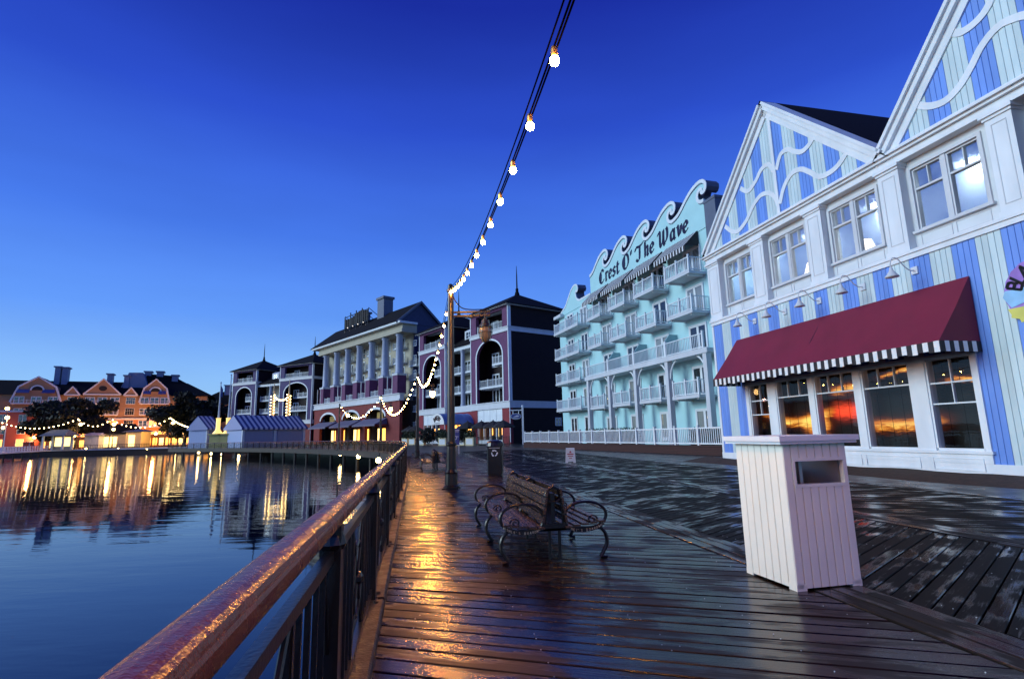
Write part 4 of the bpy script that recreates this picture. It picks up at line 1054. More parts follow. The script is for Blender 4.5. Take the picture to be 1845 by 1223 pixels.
# ------------------------------------------------------------------ aqua hotel with the wave parapet
CHd = -17.0; hC = R(CHd); dC = Vector((math.sin(hC), math.cos(hC), 0)); nC = Vector((dC.y, -dC.x, 0))
PW = nC * 24.2 + dC * 35.0
cr = empty('wave_hotel', PW, hd2rz(CHd), 'aqua five storey hotel with a curling wave parapet and rows of white balconies', 'hotel building')
F = 1.42
MB().box(-4.25, 15.2, -11, 0, 0, 15.7).build('wall', M_aqua, cr)
MB().box(-14, -4.27, -11, -1.2, 0, 13.6).build('right_wing', M_aqua, cr)
hip_roof(-15, -4.3, -11, -1.2, 13.6, 16.6, 5).build('wing_roof', M_roof, cr)
# sign wall with five curls: outline runs from the left end (u=15.2) to the right end
def curl(a): return [(0, 0), (.7, .2), (1.3, .6), (1.9, 1.05), (2.5, 1.4), (3.1, 1.6), (3.55, 1.66), (3.95, 1.55), (4.2, 1.25), (4.2, .95), (4.05, .72), (3.8, .66), (3.68, .78), (3.74, .95), (3.62, 1.05), (3.36, .95), (3.18, .65), (3.22, .3), (3.48, .06)]
outline = []
zt0 = 17.6
for k in range(5):
    for (a, b) in curl(0):
        outline.append((15.25 - (k * 3.87) - a, zt0 + b * (.98 - .01 * k)))
outline += [(15.25 - 5 * 3.87, zt0 + .02)]
uR_ = outline[-1][0]
poly = outline + [(uR_, 15.5), (15.25, 15.5)]
MB().prismy(poly, -.05, .06).build('sign_wall', M_aqua, cr)
MB().prismy(outline + [(uR_, 16.8), (15.25, 16.8)], -1.1, -.052).build('parapet_roll', M_slate, cr)
tr = MB(); ribbon(tr, [(p[0], p[1] - .10) for p in smoothcurve(outline, 3)], .13, .06, .11); tr.build('wave_trim', M_white, cr)
ln_ = MB(); ribbon(ln_, [(p[0] , p[1] - .30) for p in smoothcurve(outline, 2)], .025, .06, .075); ln_.build('trim_line', M_navy, cr)
MB().box(-5.3, -4.1, -1.1, .1, 13.6, 17.2).box(-5.35, -4.05, -1.15, .14, 17.2, 17.4).build('end_block', M_slate, cr)
# lettering
x = 13.15; Hc = 1.32
for ch in "Crest O' The Wave":
    if ch in GL:
        lt = MB()
        for st_ in GL[ch]:
            f = lambda a, b, x=x: (x - a * Hc * 1.02 - (b * .12), 16.0 + b * Hc)
            nib_stroke(lt, smoothcurve(st_, 3), [(.10, .04), (.06, .07)], .06, .1, f)
        lt.build('letter', M_navy, cr)
    x -= ADV[ch] * Hc * 1.02 * 1.16
# balconies, doors
BAYS = [(-3.6, -.5), (1.1, 4.2), (5.85, 8.9), (10.65, 13.6)]
for zf in (3.62, 9.5, 12.35):
    for (a, b) in BAYS: balcony(cr, a, b, zf, 0, F, posts=3, slabm=M_greyw)
for zf in (.55, 3.62, 6.62, 9.5, 12.35):
    for (a, b) in BAYS:
        window(cr, (a + b) / 2 - .1, zf, 1.9, 2.1, 0, 'door', M_curt if random.random() < .55 else M_dark, 'french_door')
MB().box(-4.95, 14.4, 0, F + .1, 6.34, 6.62).box(-5.0, 14.45, F + .1, F + .16, 6.3, 6.66).build('gallery_floor', M_greyw, cr)
for i, (a, b) in enumerate(((-4.6, 0.0), (0.0, 4.75), (4.75, 9.47), (9.47, 14.0))):
    balcony(cr, a, b, 6.64, .1, F, posts=2, sides=False, slab=.02)
for u in (.55, 5.05, 9.8):
    MB().prismx([(0, 6.66), (1.3, 6.66), (1.3, 7.75), (.7, 8.5), (0, 8.5)], u - .06, u + .06).build('privacy_screen', M_aquad, cr)
for u in (14.0, 9.47, 4.75, .0, -4.6):
    p = MB().box(u - .2, u + .2, F - .3, F + .1, 0, 6.34).box(u - .26, u + .26, F - .36, F + .16, 0, .5).build('arcade_post', M_greyw, cr)
    br = MB()
    for sg in (-1, 1):
        if (u > 13 and sg > 0) or (u < -4 and sg < 0): continue
        br.tube(smoothcurve([(u + sg * .2, F - .1, 5.0), (u + sg * .35, F - .1, 5.6), (u + sg * .7, F - .1, 6.05), (u + sg * 1.1, F - .1, 6.3)], 4), .07, 6)
    br.build('curved_brace', M_white, p)
# striped awnings on the top floor
for i, (a, b) in enumerate(((-3.1, 1.1), (1.6, 5.85), (6.35, 10.65), (11.2, 15.1))):
    root_aw = None
    n = 22; pr_ = 1.25
    ob = MB(); oc = MB()
    for k in range(n):
        pw = (b - a) / n * 2; x0 = a + (k // 2) * pw + (.62 * pw if k % 2 else 0); x1 = x0 + pw * (.38 if k % 2 else .62)
        (ob if k % 2 else oc).add([(x0, .07, 15.6), (x1, .07, 15.6), (x1, pr_, 14.4), (x0, pr_, 14.4), (x1, pr_, 14.02), (x0, pr_, 14.02)], [(0, 1, 2, 3), (3, 2, 4, 5)])
    for xe in (a, b): oc.poly([(xe, .07, 15.6), (xe, pr_, 14.4), (xe, .07, 14.4)])
    o = oc.build('awning', M_awndk, cr); ob.build('awning_stripe', M_stripew, o)
# left section
MB().box(15.22, 24.4, -11, .0, 0, 15.0).build('left_wing', M_aqua, cr)
for zf in (3.8, 6.75, 9.6, 12.5):
    balcony(cr, 15.9, 19.2, zf, 0, F, posts=2, slabm=M_greyw); balcony(cr, 19.25, 22.6, zf, 0, F, posts=2, slabm=M_greyw)
for zf in (.8, 3.8, 6.75, 9.6, 12.5):
    for u in (17.3, 21.0): window(cr, u, zf, 1.6, 2.1, 0, 'door', M_curt if random.random() < .4 else M_dark, 'french_door')
sw = [(24.4, 15.0), (23.2, 15.55), (22.2, 15.9), (21.2, 16.7), (20.3, 17.4), (19.4, 17.72), (18.7, 17.55), (18.5, 17.1), (18.75, 16.85), (19.0, 17.0), (19.15, 16.7), (18.9, 16.1), (18.3, 15.75), (17.2, 15.7), (15.3, 15.7)]
MB().prismy(sw + [(15.3, 14.9), (24.4, 14.9)], -.05, .06).build('small_wave_gable', M_aqua, cr)
MB().prismy(sw + [(15.3, 15.2), (24.4, 15.2)], -1.0, -.052).build('parapet_roll', M_slate, cr)
tr = MB(); ribbon(tr, [(p[0], p[1] - .08) for p in smoothcurve(sw, 3)], .1, .06, .1); tr.build('wave_trim', M_white, cr)
hip_roof(15.4, 24.4, -11, -1.2, 14.9, 18.2, 4, over=.4).build('roof', M_roof, cr)
MB().box(22.8, 25.0, -3, .5, 14.75, 15.1).build('eave', M_greyw, cr)
# garden wall and white fence in front
fcA, fcB = Vector((10.2, 26.9, 0)), Vector((.9, 53.0, 0))
fdir = (fcB - fcA); fl = fdir.length; fz = math.atan2(fdir.y, fdir.x)
gw = empty('garden_wall', fcA, fz, 'low dark brick garden wall under the white picket fence', 'wall')
MB().box(0, fl, -.3, .02, -.08, .40).build('core', M_dark, gw)
bme = MB().cbox(.004, .206, .02, .04, .004, .066, .004).mesh('brick', M_brick)
cnt = 0; extra = MB()
for r_ in range(5):
    x = -.1 * (r_ % 2)
    while x < fl - .2:
        if cnt < 299 and x < 13.2: inst(bme, 'brick', gw, (x + .105, 0, -.02 + r_ * .08)); cnt += 1
        else: extra.box(x + .11, x + .31, .02, .04, -.016 + r_ * .08, .046 + r_ * .08)
        x += .215
tag(extra.build('distant_bricks', M_brick, gw), kind='stuff')
MB().box(-.02, fl + .02, -.34, .06, .40, .45).build('coping', M_brick, gw)
fe = empty('picket_fence', fcA + Vector((0, 0, .45)), fz, 'long white picket fence on the brick wall in front of the aqua hotel', 'fence')
nb = 14; st = fl / nb
pk = MB()
for i in range(1, int(st / .16)): pk.box(i * .16 - .022, i * .16 + .022, -.16, -.13, .08, .90)
pk = pk.mesh('picket_panel', M_white)
rl = MB().box(0, st, -.17, -.12, .86, .93).box(0, st, -.17, -.12, .06, .13).mesh('fence_rail', M_white)
po = MB().box(-.06, .06, -.205, -.085, 0, 1.0).box(-.08, .08, -.225, -.065, 1.0, 1.04).mesh('fence_post', M_white)
for i in range(nb + 1):
    inst(po, 'fence_post', fe, (i * st, 0, 0))
    if i < nb: inst(pk, 'picket_panel', fe, (i * st, 0, 0)); inst(rl, 'fence_rail', fe, (i * st, 0, 0))
for i, (a, b, w_) in enumerate(((1.0, 5.5, .9), (12, 19, .8), (21, 26, .8))):
    p = fcA + fdir.normalized() * a; q = Vector((-math.sin(fz), math.cos(fz), 0)) * -2.6
    hg = empty('hedge', p + q, fz, ['clipped dark hedge behind the fence beside the striped shop', 'clipped dark hedge behind the middle of the picket fence', 'clipped dark hedge behind the far end of the picket fence'][i], 'hedge', 'hedges behind the fence')
    leafmass(2200, lambda: (random.uniform(0, b - a), random.uniform(-.5, .5), random.uniform(.1, 1.45) + .12 * math.sin(a + 9)), .07, M_hedge, 'foliage', hg)
    MB().box(.1, b - a - .1, -.35, .35, 0, 1.25).build('inner_branches', M_leaf, hg)

# ------------------------------------------------------------------ purple hotels (two)
def purple_hotel(loc, hd, label, body, redm, W1=10.0, WL=8.0, W2=9.5, sideM=None, ground_lit=True):
    root = empty('clapboard_hotel', loc, hd2rz(hd), label, 'hotel building', 'purple clapboard hotels')
    blocks = [(0.0, W1), (W1 + WL, W1 + WL + W2)]
    D = 11.0
    for bi, (u0, u1) in enumerate(blocks):
        a0, a1 = u0 + 1.45, u1 - 1.6
        m = MB(); arch_pts = arch_wall(m, u0, u1, 5.8, 15.6, a0, a1, 12.5, 15.0, -.5, 0); m.build('facade', body, root)
        at = MB(); ribbon(at, [(a0, 5.8)] + arch_pts + [(a1, 5.8)], .12, .0, .07); at.build('arch_trim', M_white, root)
        m = MB(); m.box(u0, a0, -.5, 0, 16.25, 19.3).box(a1, u1, -.5, 0, 16.25, 19.3).box(a0, a1, -.5, 0, 18.95, 19.3); m.build('top_facade', body, root)
        MB().box(u0, u0 + .12, -D, -.5, 5.8, 15.6).box(u0, u0 + .12, -D, -.5, 16.25, 19.3).box(u1 - .12, u1, -D, -.5, 5.8, 15.6).box(u1 - .12, u1, -D, -.5, 16.25, 19.3).box(u0, u0 + .12, -D, -.5, .0, 4.85).build('side_wall', sideM or M_plumshade, root)
        MB().box(u0 + .12, u1 - .12, -2.7, -2.5, 5.8, 19.3).build('loggia_back_wall', M_plumshade, root)
        MB().box(u0 - .1, u1 + .1, -D - .1, .15, 15.6, 16.25).box(u0 - .2, u1 + .2, -D - .2, .25, 16.15, 16.27).build('cornice', M_greyw, root)
        MB().box(u0 - .1, u1 + .1, -D - .1, .1, 4.85, 5.8).box(u0 - .15, u1 + .15, -D - .15, .2, 5.7, 5.82).build('band_course', M_greyw, root)
        MB().box(u0 - .03, u0 + .14, -.45, .05, 5.82, 15.6).box(u1 - .14, u1 + .03, -.45, .05, 5.82, 15.6).box(u0 - .03, u0 + .14, -.45, .05, 16.27, 19.3).box(u1 - .14, u1 + .03, -.45, .05, 16.27, 19.3).build('corner_board', M_white, root)
        MB().box(u0 - .6, u1 + .6, -D - .6, .6, 19.3, 19.52).build('eave', M_greyw, root)
        rf = hip_roof(u0, u1, -D, 0, 19.52, 22.7, over=.7).build('roof', M_roof, root)
        MB().lathe([(.5, 22.3), (.3, 23.0), (.22, 23.2), (.25, 23.5), (.12, 23.7), (.09, 25.6), (.03, 27.3)], 10, ((u0 + u1) / 2, -D / 2, 0)).build('spire', M_roof, rf)
        balcony(root, a0 + .1, a1 - .1, 8.15, -2.4, 2.0, posts=4, sides=False, railm=M_offw)
        balcony(root, a0 + .1, (a0 + a1) / 2 - .3, 11.35, -2.4, 2.0, posts=3, sides=False, railm=M_offw)
        balcony(root, a0 + .05, a1 - .05, 16.3, -2.4, 2.2, posts=4, sides=False, slab=.05, railm=M_offw)
        for zf in (5.9, 8.2, 11.4, 16.3):
            for uu in (a0 + 1.5, a1 - 1.6):
                window(root, uu, zf, 1.7, 2.0, -2.5, 'door', M_curt if random.random() < .35 else M_dark, 'french_door')
        # ground floor
        MB().box(u0, u0 + 1.9, -.5, -.02, 0, 4.85).build('ground_wall', redm, root); MB().box(u1 - 1.7, u1, -.5, -.02, 0, 4.85).build('ground_wall', redm, root)
        pf = MB(); ww = (u1 - 1.7 - u0 - 1.9)
        pf.box(u0 + 1.9, u1 - 1.7, -.4, -.1, 3.1, 4.85); pf.build('transom_panel', M_white, root)
        gl = MB()
        for k in range(5): x = u0 + 1.9 + ww * k / 4; gl.box(x - .07, x + .07, -.4, -.05, 0, 3.1); gl.box(x - .05, x + .05, -.1, -.06, 3.1, 4.85)
        gl.box(u0 + 1.9, u1 - 1.7, -.1, -.06, 3.95, 4.02).box(u0 + 1.9, u1 - 1.7, -.4, -.05, 0, .5); gl.build('shopfront_frame', M_white, root)
        for k in range(4):
            x0, x1 = u0 + 1.97 + ww * k / 4, u0 + 1.83 + ww * (k + 1) / 4
            po = MB().quad((x0, -.2, .5), (x1, -.2, .5), (x1, -.2, 3.1), (x0, -.2, 3.1)).build('shopfront_pane', M_glass, root)
        MB().box(u0 + .2, u1 - .2, -D + .2, -2.1, 0, 4.8).build('shop_interior', M_dark, root)
        MB().box(u0 + .25, u1 - .25, -D + .2, -2.75, 5.8, 19.2).build('inner_core', M_dark, root)
        for k in range(4):
            x = u0 + 2.3 + ww * (k + .3) / 4.4; MB().box(x, x + .55, -2.0, -1.9, .9 + .3 * (k % 2), 2.5).build('lit_display', M_lit if k % 2 else M_lity, root)
    # link section
    l0, l1 = W1, W1 + WL
    MB().box(l0 + .02, l1 - .02, -D, -3.2, 5.8, 15.4).build('link_wall', M_cream, root)
    for zf in (8.05, 11.25): 
        balcony(root, l0 + .3, l1 - .3, zf, -3.2, 2.0, posts=5, sides=False, railm=M_offw)
    for zf in (5.9, 8.1, 11.3):
        for uu in (l0 + 2.0, l1 - 2.0): window(root, uu, zf, 1.8, 2.1, -3.2, 'door', M_curt if random.random() < .6 else M_dark, 'french_door')
    cu = (l0 + l1) / 2
    MB().lathe([(.42, 5.8), (.42, 6.1), (.36, 6.2), (.33, 14.4), (.4, 14.5), (.45, 14.8)], 14, (cu, -1.0, 0)).build('column', M_colblue, root)
    MB().box(l0, l1, -3.2, -.6, 14.8, 15.4).build('link_entablature', M_offw, root)
    rf = MB(); rf.add([(l0, -.3, 15.4), (l1, -.3, 15.4), (l1, -7, 20.2), (l0, -7, 20.2), (l1, -11, 19), (l0, -11, 19)], [(0, 1, 2, 3), (3, 2, 4, 5)]); rr_ = rf.build('link_roof', M_roof, root)
    MB().prismx([(-3.6, 16.6), (-2.2, 16.6), (-2.2, 18.2), (-3.0, 18.6), (-5, 18.6)], cu - 1.3, cu + 1.3).build('dormer', M_greyw, rr_)
    window(root, cu, 16.9, 1.5, 1.0, -2.2, 'double', M_dark, 'dormer_window')
    MB().box(l0, l1, -3.2, -.5, 4.85, 5.8).build('link_band', M_greyw, root)
    MB().box(l0, l1, -3.0, -.6, 3.2, 4.85).build('link_ground_wall', redm, root)
    MB().box(l0, l1, -D, -3.1, 0, 4.85).build('link_core', M_dark, root)
    MB().box(l0 + .3, l1 - .3, -1.6, -1.5, .3, 2.9).build('lit_shopfront', M_lit, root)
    for k in range(6):
        x = l0 + .3 + (WL - .6) * k / 5; MB().box(x - .08, x + .08, -1.4, -1.25, 0, 3.2).build('mullion', M_dark, root)
    MB().tube([(-.12, .12, 19.2), (-.12, .12, 18.6), (-.1, .08, 5), (-.1, .08, .2)], .07, 8).build('downpipe', M_white, root)
    return root
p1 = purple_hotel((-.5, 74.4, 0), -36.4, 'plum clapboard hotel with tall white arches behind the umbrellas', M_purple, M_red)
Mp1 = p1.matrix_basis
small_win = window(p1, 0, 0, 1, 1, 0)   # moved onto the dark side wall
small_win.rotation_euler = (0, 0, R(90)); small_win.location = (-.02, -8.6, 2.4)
p2 = purple_hotel((-48.3, 129.5, 0), -62, 'violet clapboard hotel with twin spires behind the striped sheds', M_purple2, M_brickr, W1=11.5, WL=9.0, W2=9.5, sideM=M_plumshade)

# barrel canopy of the bakery
cn = empty('barrel_canopy', Mp1 @ Vector((11.5, 0, 0)), hd2rz(-36.4), 'white fronted blue barrel canopy over the bakery entrance', 'canopy')
n = 14; hw_, z0, z1 = 2.1, 2.9, 4.5
ap = [(hw_ * math.cos(math.pi * i / n), z0 + (z1 - z0) * math.sin(math.pi * i / n)) for i in range(n + 1)]
v = MB()
for p, q in zip(ap[:-1], ap[1:]): v.add([(p[0], 0, p[1]), (q[0], 0, q[1]), (q[0], 5.0, q[1]), (p[0], 5.0, p[1])], [(0, 1, 2, 3)])
for yy in (0, 1.25, 2.5, 3.75): v.tube([(p[0] * 1.01, yy, p[1] + .01) for p in ap], .03, 5)
v.build('blue_vault', mat('blue_canvas', (.10, .18, .45), .6, var=.1), cn)
MB().prismy(ap, 4.97, 5.03).build('white_front', M_awnw, cn)
m = MB(); word = 'BAKERY'
for i, ch in enumerate(word):
    a = R(130 - i * 16); cx, cz = -1.25 * math.cos(a), 2.75 + 1.25 * math.sin(a) * .9
    t_ = a - math.pi / 2
    def f(x, z):
        x, z = (x - .27) * .5, (z - .5) * .62
        return (-( -cx + x * math.cos(t_) - z * math.sin(t_)), cz + x * math.sin(t_) + z * math.cos(t_))
    m = MB()
    for st_ in SANS[ch]: nib_stroke(m, st_, [(.14, 0), (0, .1)], 5.03, 5.07, f)
    m.build('letter', M_black, cn)
MB().box(-.9, .9, 5.03, 5.06, 3.05, 3.13).build('underline', M_black, cn)
for sx in (-1.95, 1.95): MB().lathe([(.06, 0), (.05, 2.9)], 8, (sx, 4.8, 0)).build('canopy_post', M_white, cn)

# wing between plum hotel and columned hotel, and lit side wing
def wing(name, label, loc, hd, W_, H_, mtl, rows, cols, roof=True):
    r_ = empty(name, loc, hd2rz(hd), label, 'hotel wing')
    MB().box(0, W_, -8, 0, 0, H_).build('wall', mtl, r_)
    for z in rows:
        for k in range(cols):
            u = W_ * (k + .5) / cols
            window(r_, u, z, 1.5, 2.0, 0, 'door', M_curt if random.random() < .4 else M_dark, 'french_door'); balcony(r_, u - 1.5, u + 1.5, z, 0, 1.3, posts=2, railm=M_offw)
    if roof: hip_roof(0, W_, -8, 0, H_, H_ + 3, max(1, W_ - 6)).build('roof', M_roof, r_)
    return r_
wing('hotel_wing', 'cream wing with stacked balconies beside the plum hotel', Mp1 @ Vector((27.4, -3.0, 0)), -38, 8, 17.2, M_cream, (2.9, 5.9, 8.9, 11.9, 14.6), 2)
wing('hotel_wing', 'narrow balcony wing between the violet hotel and the columned hotel', (-47.5, 132.5, 0), -50, 9, 16.5, M_cream, (5.9, 8.9, 11.9, 14.0), 2)

# ------------------------------------------------------------------ columned hotel
ch = empty('columned_hotel', (-21, 100, 0), hd2rz(-42), 'grand hotel with seven tall columns and a long dark roof', 'hotel building')
CU = [1.9, 7.4, 13.0, 18.6, 24.2, 29.9, 35.8]
m = MB(); m.box(0, 40, -.6, 0, 7.0, 7.9)
for a, b in ((0, 5.0), (13.6, 15.8), (24.5, 27.3), (36.2, 39.5)): m.box(a, b, -.6, 0, 0, 7.0)
m.build('ground_piers', M_brickr, ch)
for a, b in ((5.0, 13.6), (15.8, 24.5), (27.3, 36.2)):
    m = MB(); pts = arch_wall(m, a, b, 5.2, 7.0, a + .3, b - .3, 5.2, 6.9, -.55, -.02); m.build('arch_spandrel', M_brickr, ch)
    t = MB(); ribbon(t, pts, .22, -.02, .08); t.build('arch_trim', M_white, ch)
    MB().box(a, b, -2.5, -2.4, 0, 7.0).build('arcade_back_wall', M_dark, ch)
    k = 0
    while a + .5 + k * 1.9 + 1.2 < b:
        x = a + .5 + k * 1.9; MB().box(x, x + 1.1, -2.3, -2.2, .5, 3.0).build('lit_window', M_lity if k % 2 else M_lit, ch); k += 1
    MB().box(a, b, -2.2, -2.0, 3.4, 4.9).build('red_fascia', M_red, ch)
    s_ = MB().box((a + b) / 2 - 1.2, (a + b) / 2 + 1.2, -1.2, -1.0, 4.6, 6.2).build('gilded_sign', mat('gilded_panel', (.25, .2, .06), .4, metal=.4, var=.6, vscale=3), ch)
    w_ = MB(); w_.add([(a - .4, .0, 4.9), (b + .4, .0, 4.9), (b + .4, 2.6, 3.7), (a - .4, 2.6, 3.7), (b + .4, 2.6, 3.4), (a - .4, 2.6, 3.4)], [(0, 1, 2, 3), (3, 2, 4, 5)]); w_.poly([(a - .4, 0, 4.9), (a - .4, 2.6, 3.7), (a - .4, 0, 3.7)]).poly([(b + .4, 0, 4.9), (b + .4, 2.6, 3.7), (b + .4, 0, 3.7)])
    w_.build('awning', mat('slate_canvas', (.13, .12, .2), .7, var=.1), ch)
MB().box(-.2, 40.2, -.8, .25, 7.9, 8.2).box(-.2, 40.2, -.8, .1, 8.2, 9.1).box(-.3, 40.3, -.9, .3, 9.1, 9.25).build('band_course', M_greyw, ch)
MB().box(.6, 39.5, -9.2, -3.2, 8, 22.4).build('wall', M_cream, ch)
MB().box(.1, 39.4, -9.2, -2.52, 0, 7.9).build('ground_core', M_dark, ch)
pm = MB().box(-.95, .95, -1.9, 0, 9.25, 12.7).mesh('pedestal', M_purple); cm = MB().box(-1.05, 1.05, -2.0, .1, 12.7, 13.05).mesh('pedestal_cap', M_greyw)
co = MB().lathe([(.85, 13.05), (.85, 13.3), (.74, 13.45), (.74, 15.5), (.62, 20.2), (.7, 20.3), (.78, 20.5), (.78, 20.75)], 18).mesh('column', M_colblue, True)
for u in CU:
    o = inst(pm, 'pedestal', ch, (u, 0, 0)); inst(cm, 'pedestal_cap', o); inst(co, 'column', ch, (u, -.95, 0))
    MB().box(u - 1.0, u - .86, -.1, .03, 9.25, 12.7).box(u + .86, u + 1.0, -.1, .03, 9.25, 12.7).build('pedestal_trim', M_greyw, o)
MB().box(-.6, 38.3, -3.2, .1, 20.75, 21.4).box(-.6, 38.3, -3.2, -.05, 21.4, 22.3).build('entablature', M_cream, ch)
MB().box(-1.2, 40.5, -3, .9, 22.3, 22.7).build('eave', M_offw, ch)
for i in range(6):
    uc = (CU[i] + CU[i + 1]) / 2
    balcony(ch, CU[i] + 1.0, CU[i + 1] - 1.0, 9.3, -2.0, 1.7, posts=3, sides=False, slab=.05, railm=M_white)
    for j, zf in enumerate((9.4, 12.6, 15.5, 18.4)):
        window(ch, uc, zf, 1.8, 2.1, -3.2, 'double' if (i % 2 and j == 3) else 'door', M_curt if random.random() < .5 else M_dark, 'french_door', M_white)
        if j in (1, 2) or (j == 3 and i % 2 == 0): balcony(ch, uc - 1.7, uc + 1.7, zf, -3.2, 1.2, posts=2, railm=M_offw)
for zf in (12.6, 15.5, 18.4):
    window(ch, -.0, zf, 1, 1, -3.2)
rf = MB(); zE, zR = 22.7, 27.3
rf.add([(-.2, 1.0, zE), (41.5, 1.0, zE), (39.0, -4.4, zR), (-.2, -4.4, zR), (41.5, -9.8, zE), (-.2, -9.8, zE)], [(0, 1, 2, 3), (1, 4, 2), (2, 4, 5, 3)])
rfo = rf.build('roof', M_roof, ch)
MB().prismx([(.6, zE - .1), (-4.4, zR - .35), (-9.4, zE - .1)], .2, .5).build('gable_end', M_dkblue, ch)
MB().box(.3, .6, -9.2, -3.2, 8, 22.6).build('end_wall', M_dkblue, ch)
MB().add([(-.35, 1.15, zE - .05), (-.35, -4.4, zR + .06), (-.35, -4.4, zR - .4), (-.35, .9, zE - .4), (-.1, 1.15, zE - .05), (-.1, -4.4, zR + .06), (-.1, -4.4, zR - .4), (-.1, .9, zE - .4)], [(0, 1, 2, 3), (4, 5, 6, 7), (0, 1, 5, 4), (3, 2, 6, 7)]).build('rake_trim', M_slate, rfo)
MB().add([(-.35, -9.95, zE - .05), (-.35, -4.4, zR + .06), (-.35, -4.4, zR - .4), (-.35, -9.7, zE - .4), (-.1, -9.95, zE - .05), (-.1, -4.4, zR + .06), (-.1, -4.4, zR - .4), (-.1, -9.7, zE - .4)], [(0, 1, 2, 3), (4, 5, 6, 7), (0, 1, 5, 4), (3, 2, 6, 7)]).build('rake_trim', M_slate, rfo)
MB().box(12.6, 15.4, -5.4, -3.2, 26, 30.4).box(12.35, 15.65, -5.65, -2.95, 30.4, 30.9).build('chimney', M_slate, rfo)
MB().box(24.8, 28.0, -6.4, -4.4, 26, 29.6).box(24.5, 28.3, -6.7, -4.1, 29.6, 30.0).build('chimney', M_slate, rfo)
rs = empty('rooftop_sign_frame', ch.matrix_basis @ Vector((18.4, -2.6, 24.6)), hd2rz(-42), 'dark steel lattice sign frame studded with small lights on the long roof', 'sign frame')
m = MB()
for k in range(5): x = k * 2.9; m.tube([(x, 0, 0), (x, 0, 4.6 if k in (0, 4) else 5.2)], .14, 6).tube([(x, 0, 4.8), (x, -3.4, 2.6)], .08, 5)
for z in (.6, 1.9, 3.2, 4.5): m.tube([(0, 0, z), (11.6, 0, z)], .09, 5)
for k in range(4): m.tube([(k * 2.9, 0, .6), (k * 2.9 + 2.9, 0, 3.2)], .06, 5).tube([(k * 2.9 + 2.9, 0, .6), (k * 2.9, 0, 3.2)], .06, 5)
m.build('lattice', M_black, rs)
sgp = MB()
for k in range(12): sgp.box(.2 + k * .95, .8 + k * .95, -.08, .12, 2.0, 4.3 + .5 * math.sin(k * .5)) 
sgp.build('letter_frames', M_dark, rs)
m = MB()
for k in range(9): m.ball((.7 + k * 1.3, .16, .9 + (k % 2) * .9), .12, 6, 4)
m.build('sign_bulbs', emis('pale_sign_bulb', (1, .9, .75), 1.3), rs)

# ------------------------------------------------------------------ terrace in front of the plum hotel
def umbrella(loc, label, h=3.0):
    r_ = empty('patio_umbrella', loc, random.uniform(0, 1), label, 'umbrella', 'dark patio umbrellas on the terrace')
    MB().lathe([(.03, 0), (.03, h)], 8).build('pole', M_black, r_)
    MB().lathe([(.28, 0), (.25, .08), (.05, .1)], 12).build('base', M_black, r_)
    m = MB(); n = 8
    for k in range(n):
        a, b = 2 * math.pi * k / n, 2 * math.pi * (k + 1) / n; rr = 1.45
        A = (rr * math.cos(a), rr * math.sin(a), h - .75); B_ = (rr * math.cos(b), rr * math.sin(b), h - .75); c = (.6 * math.cos(a), .6 * math.sin(a), h - .28); d = (.6 * math.cos(b), .6 * math.sin(b), h - .28)
        m.add([A, B_, d, c, (0, 0, h + .02), (A[0], A[1], h - .95), (B_[0], B_[1], h - .95)], [(0, 1, 2, 3), (3, 2, 4), (5, 6, 1, 0)])
    m.build('canopy', mat('charcoal_canvas', (.02, .018, .022), .8, var=.15), r_)
    MB().ball((0, 0, h + .06), .06, 8, 5).build('finial', M_black, r_)
for px, D, lb in ((843, 70, 'dark patio umbrella beside the barrel canopy'), (868, 69, 'dark patio umbrella between the canopy and the glass shopfront'), (889, 68, 'dark patio umbrella in front of the white transom panels'), (907, 67, 'dark patio umbrella nearest the hanging oval sign'), (748, 88, 'dark patio umbrella under the cream balcony wing'), (738, 92, 'dark patio umbrella at the foot of the columned hotel')):
    q = atD(px, 790, D); umbrella((q.x, q.y, 0), lb)
def planter(loc, label, wd=1.2, h=.95, plant=True, tall=1.1):
    r_ = empty('planter_box', loc, R(-30), label, 'planter', 'cream planters along the terrace')
    MB().box(-wd / 2, wd / 2, -.3, .3, 0, h).box(-wd / 2 - .05, wd / 2 + .05, -.35, .35, h, h + .07).build('box', mat('cream_planter', (.6, .52, .30), .6, var=.1), r_)
    MB().box(-wd / 2 + .12, wd / 2 - .12, -.315, -.3, .15, h - .12).build('panel', M_offw, r_)
    if plant: leafmass(500, lambda: (random.gauss(0, wd * .3), random.gauss(0, .25), h + abs(random.gauss(0, tall * .45))), .12, M_hedge, 'plant', r_)
for i, (px, D) in enumerate(((731, 88), (744, 85), (760, 80), (799, 72), (832, 70), (848, 68))):
    q = atD(px, 795, D); planter((q.x, q.y, 0), ['cream planter at the end of the terrace by the red shopfront', 'cream planter beside the second lamp post', 'cream planter in front of the big round shrub', 'cream planter under the white canopy front', 'cream planter left of the folded terrace tables', 'cream planter next to the folded terrace tables'][i], plant=(i != 2))
def shrub(loc, r, h, label):
    s = empty('round_shrub', loc, 0, label, 'shrub', 'dark shrubs on the terrace')
    MB().tube([(0, 0, 0), (.03, 0, .5 * h)], .07, 6).build('stem', M_bark, s)
    leafmass(1600, lambda: tuple(a * b for a, b in zip(Vector((random.gauss(0, 1), random.gauss(0, 1), random.gauss(0, 1))).normalized() * random.uniform(.55, 1.05), (r, r, h * .42))), .13, M_leaf, 'foliage', s, (0, 0, h * .55))
for px, D, r, h, lb in ((771, 76, 1.25, 2.5, 'big round dark shrub in front of the bakery canopy'), (796, 74, .9, 2.2, 'upright dark shrub beside the bakery entrance'), (833, 70, 1.0, 2.4, 'dark shrub between the terrace planters')):
    q = atD(px, 795, D); shrub((q.x, q.y, 0), r, h, lb)
